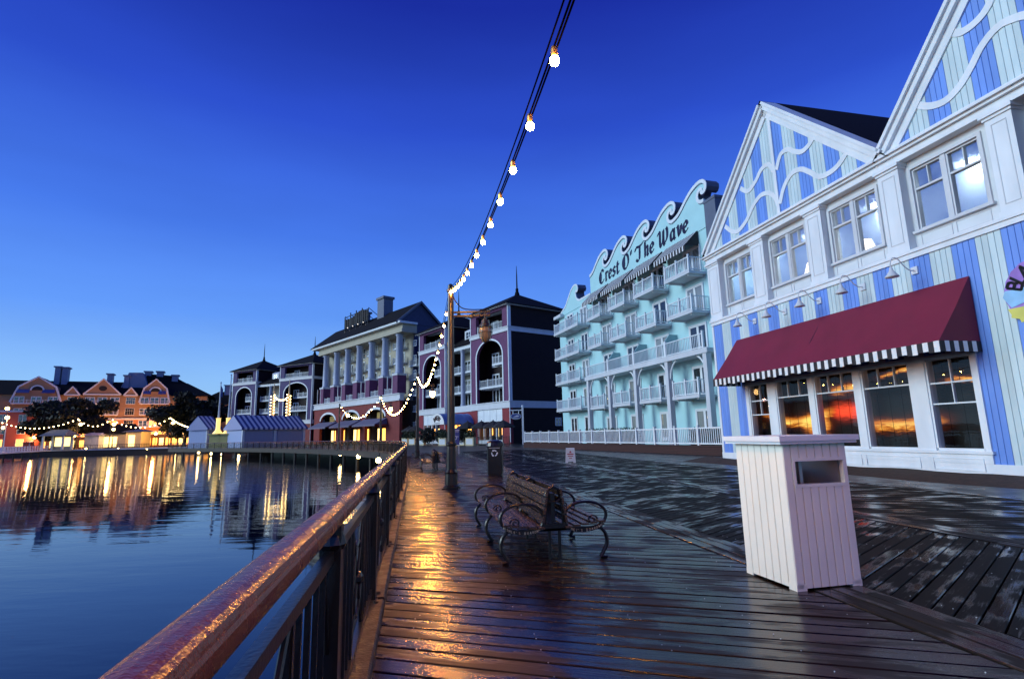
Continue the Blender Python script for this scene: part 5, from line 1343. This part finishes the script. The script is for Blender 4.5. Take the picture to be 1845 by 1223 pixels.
# terrace railing with folded tables
q = atD(862, 800, 66); q2 = atD(918, 800, 70)
tf = empty('terrace_fence', (q.x, q.y, 0), math.atan2(q2.y - q.y, q2.x - q.x), 'low black terrace fence below the white transom panels', 'fence')
ln = (q2 - q).length; m = MB().box(0, ln, -.02, .02, .95, 1.0).box(0, ln, -.02, .02, .1, .14)
for i in range(int(ln / .18)): m.box(i * .18 - .012, i * .18 + .012, -.012, .012, .1, .95)
m.build('bars', M_black, tf)
for i in range(3): MB().box(i * ln / 2 - .04, i * ln / 2 + .04, -.04, .04, 0, 1.08).build('post', M_black, tf)
# navy notice board beside the lamp
q = gnd(820, 818)
nb_ = empty('notice_board', (q.x, q.y, 0), R(4), 'navy notice board on pale legs behind the tall bronze lamp post', 'notice board')
MB().box(-.30, .30, -.03, .03, .62, 1.75).build('panel', M_signblue, nb_)
MB().box(-.3, .3, -.034, -.03, 1.58, 1.62).box(-.26, .26, -.034, -.03, 1.5, 1.52).build('print_line', M_white, nb_)
m = MB(); m.tube([(.12 * math.cos(a * math.pi / 8), -.034, 1.1 + .12 * math.sin(a * math.pi / 8)) for a in range(16)], .02, 5, closed=True); m.box(.1, .24, -.036, -.03, 1.16, 1.2); m.build('round_emblem', M_white, nb_)
for sx in (-.26, .26): MB().box(sx - .025, sx + .025, -.025, .025, 0, .62).build('leg', M_offw, nb_)
# hanging oval sign on a white post
q = gnd(943, 801)
os_ = empty('hanging_sign', (q.x, q.y, 0), 0, 'oval blue and white sign hanging from a white post by the fence end', 'sign')
sc_k = q.y / 972.0
MB().box(-.11, .11, -.11, .11, 0, 72 * sc_k * .92).ball((0, 0, 72 * sc_k * .94), .14, 8, 5).build('post', M_white, os_)
zA = 60 * sc_k
MB().box(-24 * sc_k, 0, -.05, .05, zA, zA + .12).build('arm', M_white, os_)
m = MB(); m.prismy([(-12 * sc_k + 9.5 * sc_k * math.cos(a * math.pi / 12), 50 * sc_k + 5.5 * sc_k * math.sin(a * math.pi / 12)) for a in range(24)], -.06, .06); m.build('oval_board', M_greyw, os_)
m = MB(); m.prismy([(-12 * sc_k + 8.5 * sc_k * math.cos(a * math.pi / 12), 50 * sc_k + 4.6 * sc_k * math.sin(a * math.pi / 12)) for a in range(24)], -.075, -.061); m.build('oval_face', M_signblue, os_)
m = MB(); m.prismy([(-17 * sc_k, 49 * sc_k), (-10 * sc_k, 52 * sc_k), (-5 * sc_k, 51 * sc_k), (-8 * sc_k, 49.5 * sc_k)], -.09, -.076).box(-18 * sc_k, -7 * sc_k, -.09, -.076, 47 * sc_k, 47.8 * sc_k); m.build('white_emblem', M_white, os_)
for dx in (-17, -7): MB().tube([(dx * sc_k, 0, zA), (dx * sc_k, 0, 54 * sc_k)], .04, 5).build('hanger', M_white, os_)

# ------------------------------------------------------------------ striped sheds on the pier
def shed(pxl, pxr, D, rz, label, depth=6.0, bays=2, ridge=5.9, eave=3.55, dl=0):
    a = atD(pxl, 795, D + dl); b = atD(pxr, 795, D); W_ = (Vector((b.x, b.y)) - Vector((a.x, a.y))).length
    r_ = empty('striped_shed', (a.x, a.y, -.05), math.atan2(b.y - a.y, b.x - a.x), label, 'shed', 'striped canvas sheds on the pier')
    ns = int(W_ / .46) | 1; A = MB(); B_ = MB()
    for k in range(ns):
        x0, x1 = -.35 + (W_ + .7) * k / ns, -.35 + (W_ + .7) * (k + 1) / ns
        (A if k % 2 else B_).add([(x0, -.35, eave), (x1, -.35, eave), (x1, depth / 2, ridge), (x0, depth / 2, ridge), (x1, depth + .35, eave), (x0, depth + .35, eave), (x0, -.35, eave - .35), (x1, -.35, eave - .35)], [(0, 1, 2, 3), (3, 2, 4, 5), (6, 7, 1, 0)])
    rf_ = A.build('canvas_roof', M_stripew, r_); B_.build('roof_stripes', M_stripeb, rf_)
    m = MB()
    for x in (-.3, W_ + .3): m.poly([(x, -.35, eave - .35), (x, -.35, eave), (x, depth / 2, ridge), (x, depth + .35, eave), (x, depth + .35, eave - .35)])
    m.build('canvas_end', mat('lilac_canvas', (.30, .33, .55), .7, var=.05), r_)
    MB().box(0, W_, .25, depth, 0, eave - .3).build('wall', M_panelb, r_)
    for k in range(bays):
        x0 = W_ * k / bays + .55; x1 = W_ * (k + 1) / bays - .3
        MB().box(x0, x1, .12, .24, .1, eave - .45).build('shutter', mat('shed_shutter', (.26, .30, .42), .55, var=.06), r_)
    for k in range(bays + 1):
        x = min(max(W_ * k / bays, .2), W_ - .2); MB().box(x - .22, x + .22, -.02, .24, 0, eave - .3).build('pilaster', M_offw, r_)
    return r_
shed(436, 549, 107, 0, 'long shed with a blue and white striped canvas roof and two shutters', dl=-10)
shed(372, 394, 112, 0, 'small shed with a striped canvas roof beside the lit pedestals', depth=4.5, bays=1, ridge=6.4, eave=3.9, dl=-3.0)
# lit pedestals with masts
for i, (px, top, lb) in enumerate(((391, 690, 'slender mast with a flag rising from a lit yellow pedestal beside the small shed'), (409, 676, 'slender mast on a lit yellow pedestal next to the long striped shed'))):
    D = 101; q = atD(px, 795, D); zt = atD(px, top, D).z
    r_ = empty('mast_pedestal', (q.x, q.y, -.05), 0, lb, 'mast', 'masts on lit pedestals')
    MB().box(-.95, .95, -.95, .95, 0, 2.4).box(-1.15, 1.15, -1.15, 1.15, 2.4, 2.65).build('pedestal', mat('pedestal_yellow', (.6, .5, .16), .6, var=.08), r_)
    MB().lathe([(1.05, 2.65), (.5, 3.3), (.42, 3.6), (.42, 5.4), (.55, 5.5)], 4).build('lantern_tower', emis('lit_tower', (1, .68, .22), 1.1), r_)
    MB().lathe([(.2, 5.4), (.14, 8), (.08, zt + .05)], 8).ball((0, 0, zt + .1), .16, 6, 4).build('mast', M_greyw, r_)
    if i == 0: MB().add([(0, 0, zt - .3), (.45, .05, zt - 1.2), (.35, .1, zt - 2.6), (0, 0, zt - 2.4), (0, .02, zt - .3), (.45, .07, zt - 1.2), (.35, .12, zt - 2.6), (0, .02, zt - 2.4)], [(0, 1, 2, 3), (4, 5, 6, 7)]).build('furled_flag', M_signblue, r_)
# twin masts wound with bulbs
tws = []
for i, (px, top) in enumerate(((489, 690), (517, 683))):
    D = 112; q = atD(px, 795, D); zt = atD(px, top, D).z; tws.append((q.x, q.y, atD(px, 712, D).z))
    r_ = empty('bulb_mast', (q.x, q.y, 0), 0, ['shorter pale mast wound with glowing bulbs behind the long striped shed', 'taller pale mast wound with glowing bulbs behind the long striped shed'][i], 'mast', 'bulb wound masts')
    MB().lathe([(.32, 0), (.26, 8), (.1, zt - .6), (.05, zt)], 8).build('pole', mat('lit_mast', (.6, .45, .25), .6, var=0), r_)
    z = 4.5
    bm_ = MB().ball((0, 0, 0), .14, 6, 4).mesh('bulb', emis('mast_bulb', (1, .7, .3), 9))
    while z < atD(px, 712, D).z: inst(bm_, 'bulb', r_, (-.42 if i == 0 else .42, -.3, z)); inst(bm_, 'bulb', r_, (-.3 if i else .3, -.3, z + .3)); z += .62
bulb_string('bulb_string', 'short thick bulb swag between the twin bulb masts', tws[0], tws[1], .9, .35, .16, emis('mast_bulb', (1, .7, .3), 9), .2, False)

# dock lights under the deck edge
dl = None
for i, (px, py) in enumerate(((155, 808), (213, 808), (265, 808), (316, 811), (358, 815), (380, 817), (400, 818), (430, 821), (613, 818), (646, 822), (682, 829))):
    D = {0: 146, 1: 146, 2: 146, 3: 140, 4: 110, 5: 106, 6: 104, 7: 101}.get(i, None)
    if D is None: D = {613: 66, 646: 54, 682: 41}[px]
    q = atD(px, py, D)
    if dl is None:
        dl = empty('dock_light', q, 0, 'round dock light glowing above the water below the far promenade', 'dock light', 'dock lights along the water')
        MB().ball((0, 0, 0), .2, 8, 6).build('globe', emis('dock_globe', (1, .66, .24), 40), dl, smooth=True)
        MB().tube([(0, 0, .15), (0, .25, .5)], .04, 6).build('bracket', M_black, dl)
    else: copy_tree(dl, q, label='round dock light glowing above the water below the far promenade' if i < 4 else ('round dock light glowing under the pier by the lit pedestals' if i < 8 else 'round dock light under the curved railing, %s from the copper brown handrail' % ['third', 'second', 'first'][i - 8]))

# ------------------------------------------------------------------ far shore
FS = -117.0
bc = empty('gabled_resort', (-108, 192, 0), hd2rz(FS), 'peach gabled resort with dark roofs and chimneys across the lagoon', 'hotel building')
def bu(px): # local u of the facade under a pixel column
    h = R(FS); d = Vector((math.sin(h), math.cos(h))); n_ = Vector((d.y, -d.x)); r = ray(px, 740); t = n_.dot(Vector((-108, 192))) / n_.dot(Vector((r.x, r.y))); q = Vector((r.x, r.y)) * t - Vector((-108, 192)); return q.dot(d)
uA, uB = bu(372), bu(-60)
MB().box(uA, uB, -16, 0, 9.2, 17).build('upper_wall', M_peach, bc)
MB().box(uA, uB, -16, .3, 0, 9.2).build('lower_wall', M_orangelit, bc)
MB().box(uA, uB, -16, .6, 9.0, 9.5).build('string_course', M_offw, bc)
m = MB(); m.add([(uA - 2, .8, 17), (uB, .8, 17), (uB, -9, 22.3), (uA + 7, -9, 22.3), (uB, -20, 17), (uA - 2, -20, 17)], [(0, 1, 2, 3), (3, 2, 4, 5), (0, 3, 5)]); bro = m.build('roof', M_roof, bc)
for pa, pb, kind in ((305, 250, 'gambrel'), (246, 221, 'small'), (216, 148, 'pediment'), (142, 114, 'small'), (110, 18, 'gambrel')):
    a, b = bu(pa), bu(pb); c = (a + b) / 2; zb, zt = (16.2, 23.2) if kind == 'gambrel' else ((17, 19.6) if kind == 'small' else (17.2, 22.4))
    if kind == 'gambrel':
        pl = [(a, 14.6), (b, 14.6), (b - (b - a) * .13, 19.4), (c, 22.6), (a + (b - a) * .13, 19.4)]
        MB().prismy(pl, -8, 1.2).build('gambrel_gable', M_peach, bc); t = MB(); ribbon(t, [pl[1], pl[2], pl[3], pl[4], pl[0]], .25, 1.0, 1.5); t.build('gable_trim', M_offw, bc)
        m = MB(); ribbon(m, [(c + 1.6 * math.cos(math.pi * k / 10), 18.3 + 1.5 * math.sin(math.pi * k / 10)) for k in range(11)], .2, 1.2, 1.4); m.build('fanlight_trim', M_offw, bc)
        MB().prismy([(c + 1.4 * math.cos(math.pi * k / 10), 18.3 + 1.3 * math.sin(math.pi * k / 10)) for k in range(11)], 1.2, 1.3).build('fanlight', M_dark, bc)
        for u in (a + (b - a) * .26, a + (b - a) * .76):
            hw_ = (b - a) * .12
            w_ = MB(); w_.add([(u - hw_, 1.25, 18.6), (u + hw_, 1.25, 18.6), (u + hw_ * 1.1, 2.6, 17.4), (u - hw_ * 1.1, 2.6, 17.4)], [(0, 1, 2, 3)]); w_.build('awning', M_stripeb, bc)
        ys = 1.2; nn = 3
    else:
        MB().prismy([(a, zb), (b, zb), (c, zt)], -6, .9).build('gable', M_peach, bc); t = MB(); ribbon(t, [(b, zb), (c, zt), (a, zb)], .22, .7, 1.2); ribbon(t, [(a, zb), (b, zb)], .2, .7, 1.15); t.build('gable_trim', M_offw, bc)
        if kind == 'pediment': MB().prismy([(c + 1.1 * math.cos(math.pi * k / 8), 19.2 + .8 * math.sin(math.pi * k / 8)) for k in range(16)], .9, 1.0).build('oval_window', M_dark, bc)
        ys = .0; nn = 1 if kind == 'small' else 3
    for zf in (14.2, 10.6, 6.6, 3.0):
        yy = (ys if zf > 14 else 0) + (.3 if zf < 9 else 0)
        for k in range(nn):
            u = a + (b - a) * (k + .5) / nn
            window(bc, u, zf, 2.4, 2.1, yy, 'grid' if kind == 'small' else 'door', M_lit if (zf < 9 and random.random() < .5) else M_dark, 'window')
        if kind != 'small': balcony(bc, a + .5, b - .5, zf, yy, 1.2, posts=4, sides=False, spacing=.3, railm=M_offw)
for px, zt, w_, dy in ((84, 27.0, 1.5, -8), (98, 26.8, 1.5, -8), (185, 24.9, 1.5, -7), (218, 24.4, 1.5, -6), (252, 26.6, 2.0, -12), (275, 26.7, 2.0, -12), (305, 25.4, 1.9, -11)):
    u = bu(px); MB().box(u - w_ / 2, u + w_ / 2, dy - 1.5, dy + 1.5, 18.5, zt - .4).box(u - w_ / 2 - .35, u + w_ / 2 + .35, dy - 1.9, dy + 1.9, zt - .4, zt).build('chimney', mat('chimney_blue', (.16, .2, .33), .6, var=.1), bro)
m = MB(); a, b = bu(262), bu(205); m.prismy([(a, 19), (b, 19), ((a + b) / 2 + 2, 25.3), ((a + b) / 2 - 2, 25.4)], -12, -5); m.build('blue_gable', mat('chimney_blue', (.16, .2, .33), .6, var=.1), bc)
a, b = bu(335), bu(222); MB().add([(a - 8, -6, 17), (b, -6, 19.2), ((a + b) / 2 + 4, -11, 25.6), ((a + b) / 2 - 3, -11, 25.2), (a - 8, -20, 17), (b, -20, 18)], [(0, 1, 2, 3), (0, 3, 4), (3, 2, 5, 4), (1, 5, 2)]).build('tall_roof', M_roof, bc)
# right end pavilion
ep = empty('end_pavilion', (-104, 205, 0), hd2rz(-100), 'small dark roofed pavilion with chimneys beyond the right hand tree', 'building')
MB().box(-6, 16, -10, 0, 0, 15).build('wall', M_peach, ep); hip_roof(-6, 16, -10, 0, 15, 20, 8).build('roof', M_roof, ep)
for u, zt in ((2.5, 25.0), (5.5, 22.5), (-.5, 22.5)): MB().box(u - 1, u + 1, -5.5, -3.5, 17, zt - .3).box(u - 1.3, u + 1.3, -5.9, -3.1, zt - .3, zt).build('chimney', mat('chimney_blue', (.16, .2, .33), .6, var=.1), ep)
# coral wing at the left edge
cw = empty('coral_wing', (-133, 150, 0), hd2rz(-125), 'coral red lit wing with a white corner at the left shore', 'building')
MB().box(-2, 40, -8, 0, 0, 10.5).build('wall', mat('red_lit_coral', (.55, .12, .08), .7, var=.1, vscale=.4), cw)  # red lamp light put into the pinkish wall's colour
MB().box(-2.2, 40, -8.2, .3, 10.3, 10.8).build('cornice', M_offw, cw)
for k in range(3):
    for zf in (1.0, 4.5, 7.6): window(cw, 2 + k * 4, zf, 1.5, 2.0, 0, 'double', M_lit if zf < 2 else M_dark)

# far promenade with railing and clutter
def fp(px, D, z=0.0): q = atD(px, 790, D); return Vector((q.x, q.y, z))
pr0, pr1 = fp(372, 146), fp(-80, 146)
fpm = empty('far_promenade_railing', (pr1.x, pr1.y, 0), math.atan2(pr0.y - pr1.y, pr0.x - pr1.x), 'dark railing along the far lagoon promenade below the string lights', 'railing')
ln = (pr0 - pr1).length
MB().box(0, ln, -.04, .04, 1.0, 1.1).box(0, ln, -.03, .03, .12, .2).build('rails', M_black, fpm)
MB().box(0, ln, -.3, .1, -.35, .0).build('pale_edge', M_offw, fpm)
m = MB()
for i in range(int(ln / .45)): m.box(i * .45 - .03, i * .45 + .03, -.03, .03, 0, 1.0)
tag(m.build('balusters', M_black, fpm), kind='stuff')
tag(MB().quad(fp(372, 146, -.02), fp(372, 151, -.02), fp(-80, 151, -.02), fp(-80, 146, -.02)).build('far_promenade', M_asph), kind='structure')
m = MB(); m.quad(fp(372, 146, -1.9), fp(-80, 146, -1.9), fp(-80, 146, -.02), fp(372, 146, -.02)); tag(m.build('quay_wall', M_pile), kind='structure')
# string lights on poles, far shore
FP_ = [(2, 760), (141, 754), (201, 754), (307, 752), (372, 771)]
FPp = []
for i, (px, py) in enumerate(FP_):
    q = atD(px, py, 144 if i < 4 else 118); FPp.append(q)
    if i < 4:
        r_ = empty('festoon_pole', (q.x, q.y, 0), 0, ['festoon pole by the white dock on the far shore', 'festoon pole beside the left hand tree', 'festoon pole in front of the grey boat shed', 'festoon pole in front of the right hand tree'][i], 'pole', 'festoon poles on the far shore')
        MB().lathe([(.12, 0), (.07, q.z)], 8).build('pole', M_black, r_); MB().tube([(0, 0, q.z - .9), (.8, 0, q.z - .9)], .05, 5).build('arm', M_black, r_)
        MB().ball((.8, 0, q.z - 1.5), .42, 10, 6).build('globe', emis('shore_globe', (1, .62, .22), 14), r_, smooth=True)
for i in range(4):
    bulb_string('bulb_string', ['long bulb garland between the white dock and the left hand tree', 'short bulb garland between the two middle festoon poles', 'bulb garland sagging in front of the open pavilion', 'bulb garland running down to the small striped shed'][i], FPp[i], FPp[i + 1], [2.0, 1.9, 2.4, .9][i], 1.25, .13, emis('festoon_bulb', (1, .7, .32), 22), .3, False, group='bulb garlands on the far shore')
# trees
def tree(px, D, zc, rx, rz_, label, n=12000):
    q = fp(px, D); t = empty('shade_tree', q, 0, label, 'tree', 'broad dark trees on the far shore')
    MB().tube(smoothcurve([(0, 0, 0), (.2, 0, 2), (-.1, .1, 4), (.1, 0, zc)], 3), [.5, .48, .45, .42, .38, .35, .3, .26, .22, .18], 8).build('trunk', M_bark, t)
    lm = MB()
    for k in range(7):
        a = k * .9; lm.tube([(0, 0, 3.4), (rx * .3 * math.cos(a), rx * .3 * math.sin(a), zc * .8), (rx * .7 * math.cos(a), rx * .7 * math.sin(a), zc + rz_ * .2 * math.sin(k))], [.2, .14, .05], 6)
    lm.build('limbs', M_bark, t)
    cl = [(random.gauss(0, .45) * rx, random.gauss(0, .4) * rx, zc + random.gauss(0, .38) * rz_, random.uniform(.25, .42)) for _ in range(34)]
    cl = [(max(-rx * .8, min(rx * .8, a)), max(-rx * .8, min(rx * .8, b)), c, d) for a, b, c, d in cl]
    def sh():
        a, b, c, d = random.choice(cl); v = Vector((random.gauss(0, 1), random.gauss(0, 1), random.gauss(0, 1))).normalized() * random.uniform(.3, 1)
        return (a + v.x * d * rx, b + v.y * d * rx, max(2.8, c + v.z * d * rz_ * 1.1))
    leafmass(n, sh, .6, M_leaf, 'crown', t)
tree(104, 153, 8.6, 9.8, 5.4, 'broad dark tree behind the kiosk and grey shed')
tree(332, 150, 8.2, 9.2, 5.6, 'broad dark tree behind the terrace tables by the striped sheds')
# kiosk, sheds and pavilion on the far shore
def hut(px, D, w_, h, ridge, mtl, label, lit=True, name='shore_kiosk', rz=0.0, roofm=None):
    q = fp(px, D); r_ = empty(name, q, rz, label, 'kiosk')
    if name == 'open_kiosk':
        for sx in (-1, 1):
            for sy in (0, 3): MB().box(sx * w_ / 2 - .2, sx * w_ / 2 + .2, sy - .2, sy + .2, 0, h).build('post', M_offw, r_)
        MB().box(-w_ / 2, w_ / 2, 3.1, 3.2, 0, h).build('back_wall', M_cream, r_); MB().box(-w_ / 2 + .6, w_ / 2 - .6, 3.0, 3.08, .9, h - .4).build('lit_counter', M_lity, r_)
    else:
        MB().box(-w_ / 2, w_ / 2, 0, 4, 0, h).build('wall', mtl, r_)
        if lit: MB().box(-w_ * .3, w_ * .1, -.06, 0, .4, h * .8).build('lit_window', M_lity, r_)
        else: MB().box(-w_ * .35, -.1, -.06, 0, .3, h * .85).box(.1, w_ * .35, -.06, 0, .3, h * .85).build('shutter', M_offw, r_)
    m = MB(); o = .8; m.add([(-w_ / 2 - o, -o, h), (w_ / 2 + o, -o, h), (w_ / 2 - .3, 2, ridge), (-w_ / 2 + .3, 2, ridge), (-w_ / 2 - o, 4 + o, h), (w_ / 2 + o, 4 + o, h)], [(0, 1, 2, 3), (3, 2, 5, 4), (0, 3, 4), (1, 5, 2)]); m.build('roof', roofm or M_slate, r_)
    return r_
hut(96, 142, 5.2, 3.6, 5.2, M_cream, 'open kiosk with pale posts and a slate hip roof on the far shore', name='open_kiosk')
hut(165, 149, 4.0, 3.6, 4.4, M_greyw, 'grey boat shed with two pale shutters on the far shore', lit=False, name='boat_shed', roofm=M_greyw)
hut(205, 151, 9.0, 3.9, 6.6, M_cream, 'lit cream pavilion with a dark roof behind the grey boat shed', name='lit_pavilion', roofm=M_roof)
hut(240, 150, 4.2, 4.3, 5.0, mat('lit_cream', (.65, .55, .28), .6, var=.05), 'narrow lit cream booth beside the open terrace', name='lit_booth')
hut(33, 150, 2.4, 2.4, 3.3, M_panelb, 'tiny blue gabled hut near the white dock', lit=False, name='beach_hut')
hut(47, 150, 2.4, 2.2, 3.1, M_offw, 'tiny pale gabled hut beside the blue hut', lit=False, name='beach_hut')
tp = empty('terrace_pavilion', fp(325, 156), 0, 'long warmly lit restaurant front under the right hand tree', 'restaurant')
MB().box(-12, 9, 0, .4, 0, 3.6).build('wall', M_orangelit, tp)
for k in range(11): MB().box(-11.5 + k * 1.85, -10.3 + k * 1.85, -.1, 0, .6, 2.6).build('lit_window', M_lit if k % 3 else M_lity, tp)
tp2 = empty('shop_row', fp(100, 160), 0, 'low row of lit shopfronts behind the kiosk', 'shop row')
MB().box(-17, 22, 0, .4, 0, 3.4).build('wall', M_orangelit, tp2)
for k in range(13): MB().box(-16 + k * 2.9, -14.4 + k * 2.9, -.1, 0, .5, 2.4).build('lit_window', M_lity if k % 2 else M_lit, tp2)
# far shore lamps that light the facades
for i, (px, D, h, lb) in enumerate(((6, 120, 9.2, 'bright globe lamp near the coral wing'), (8, 112, 6.8, 'white globe lamp at the end of the white dock'), (62, 150, 3.2, 'low globe lamp beside the beach huts'), (135, 150, 3.4, 'low globe lamp under the left hand tree'), (203, 148, 4.8, 'globe lamp in front of the lit pavilion'), (280, 150, 3.4, 'low globe lamp on the restaurant terrace'), (330, 150, 3.6, 'globe lamp under the right hand tree'))):
    q = fp(px, D); r_ = empty('globe_lamp', q, 0, lb, 'street lamp', 'globe lamps on the far shore')
    MB().lathe([(.12, 0), (.06, h)], 8).build('pole', M_offw if i == 1 else M_black, r_); MB().ball((0, 0, h + .25), .38, 10, 6).build('globe', emis('shore_globe', (1, .62, .22), 14), r_, smooth=True)
    pl = bpy.data.lights.new('lamp_glow', 'POINT'); pl.energy = 1500 if i else 2500; pl.color = (1, .45, .14) if i else (1, .3, .16); pl.shadow_soft_size = .4
    po = bpy.data.objects.new('lamp_glow', pl); COL.objects.link(po); po.parent = r_; po.location = (0, -.6, h + .3)
for i, px in enumerate((60, 150, 215, 262, 318)):
    q = fp(px, 172); r_ = empty('floodlight', q, 0, 'small floodlight washing the lower wall of the gabled resort', 'floodlight', 'floodlights at the gabled resort')
    MB().box(-.2, .2, -.15, .15, .3, .6).tube([(0, 0, 0), (0, 0, .35)], .05, 6).build('housing', M_black, r_); MB().quad((-.16, .151, .34), (.16, .151, .34), (.16, .151, .56), (-.16, .151, .56)).build('lens', M_lity, r_)
    pl = bpy.data.lights.new('flood_glow', 'POINT'); pl.energy = 6500; pl.color = (1, .42, .12); pl.shadow_soft_size = .2
    po = bpy.data.objects.new('flood_glow', pl); COL.objects.link(po); po.parent = r_; po.location = (0, .5, .9)
# white dock at the left edge
da, db_ = fp(-30, 100), fp(84, 140)
wd_ = empty('white_dock', da, math.atan2(db_.y - da.y, db_.x - da.x), 'white railed dock running out from the left shore', 'dock')
ln = (db_ - da).length
MB().box(0, ln, -1.2, 1.2, -.25, 0).build('deck', M_offw, wd_)
rm = MB()
for sy in (-1.15, 1.15): rm.box(0, ln, sy - .05, sy + .05, .95, 1.05).box(0, ln, sy - .04, sy + .04, .45, .52)
rm.build('rails', M_white, wd_)
for k in range(int(ln / 2.2)):
    for sy in (-1.15, 1.15): MB().box(k * 2.2 - .08, k * 2.2 + .08, sy - .08, sy + .08, -.25, 1.15).build('post', M_white, wd_)
    if k % 3 == 0: MB().lathe([(.14, -2.3), (.14, -.25)], 8, (k * 2.2, 0, 0)).build('pile', M_pile, wd_)
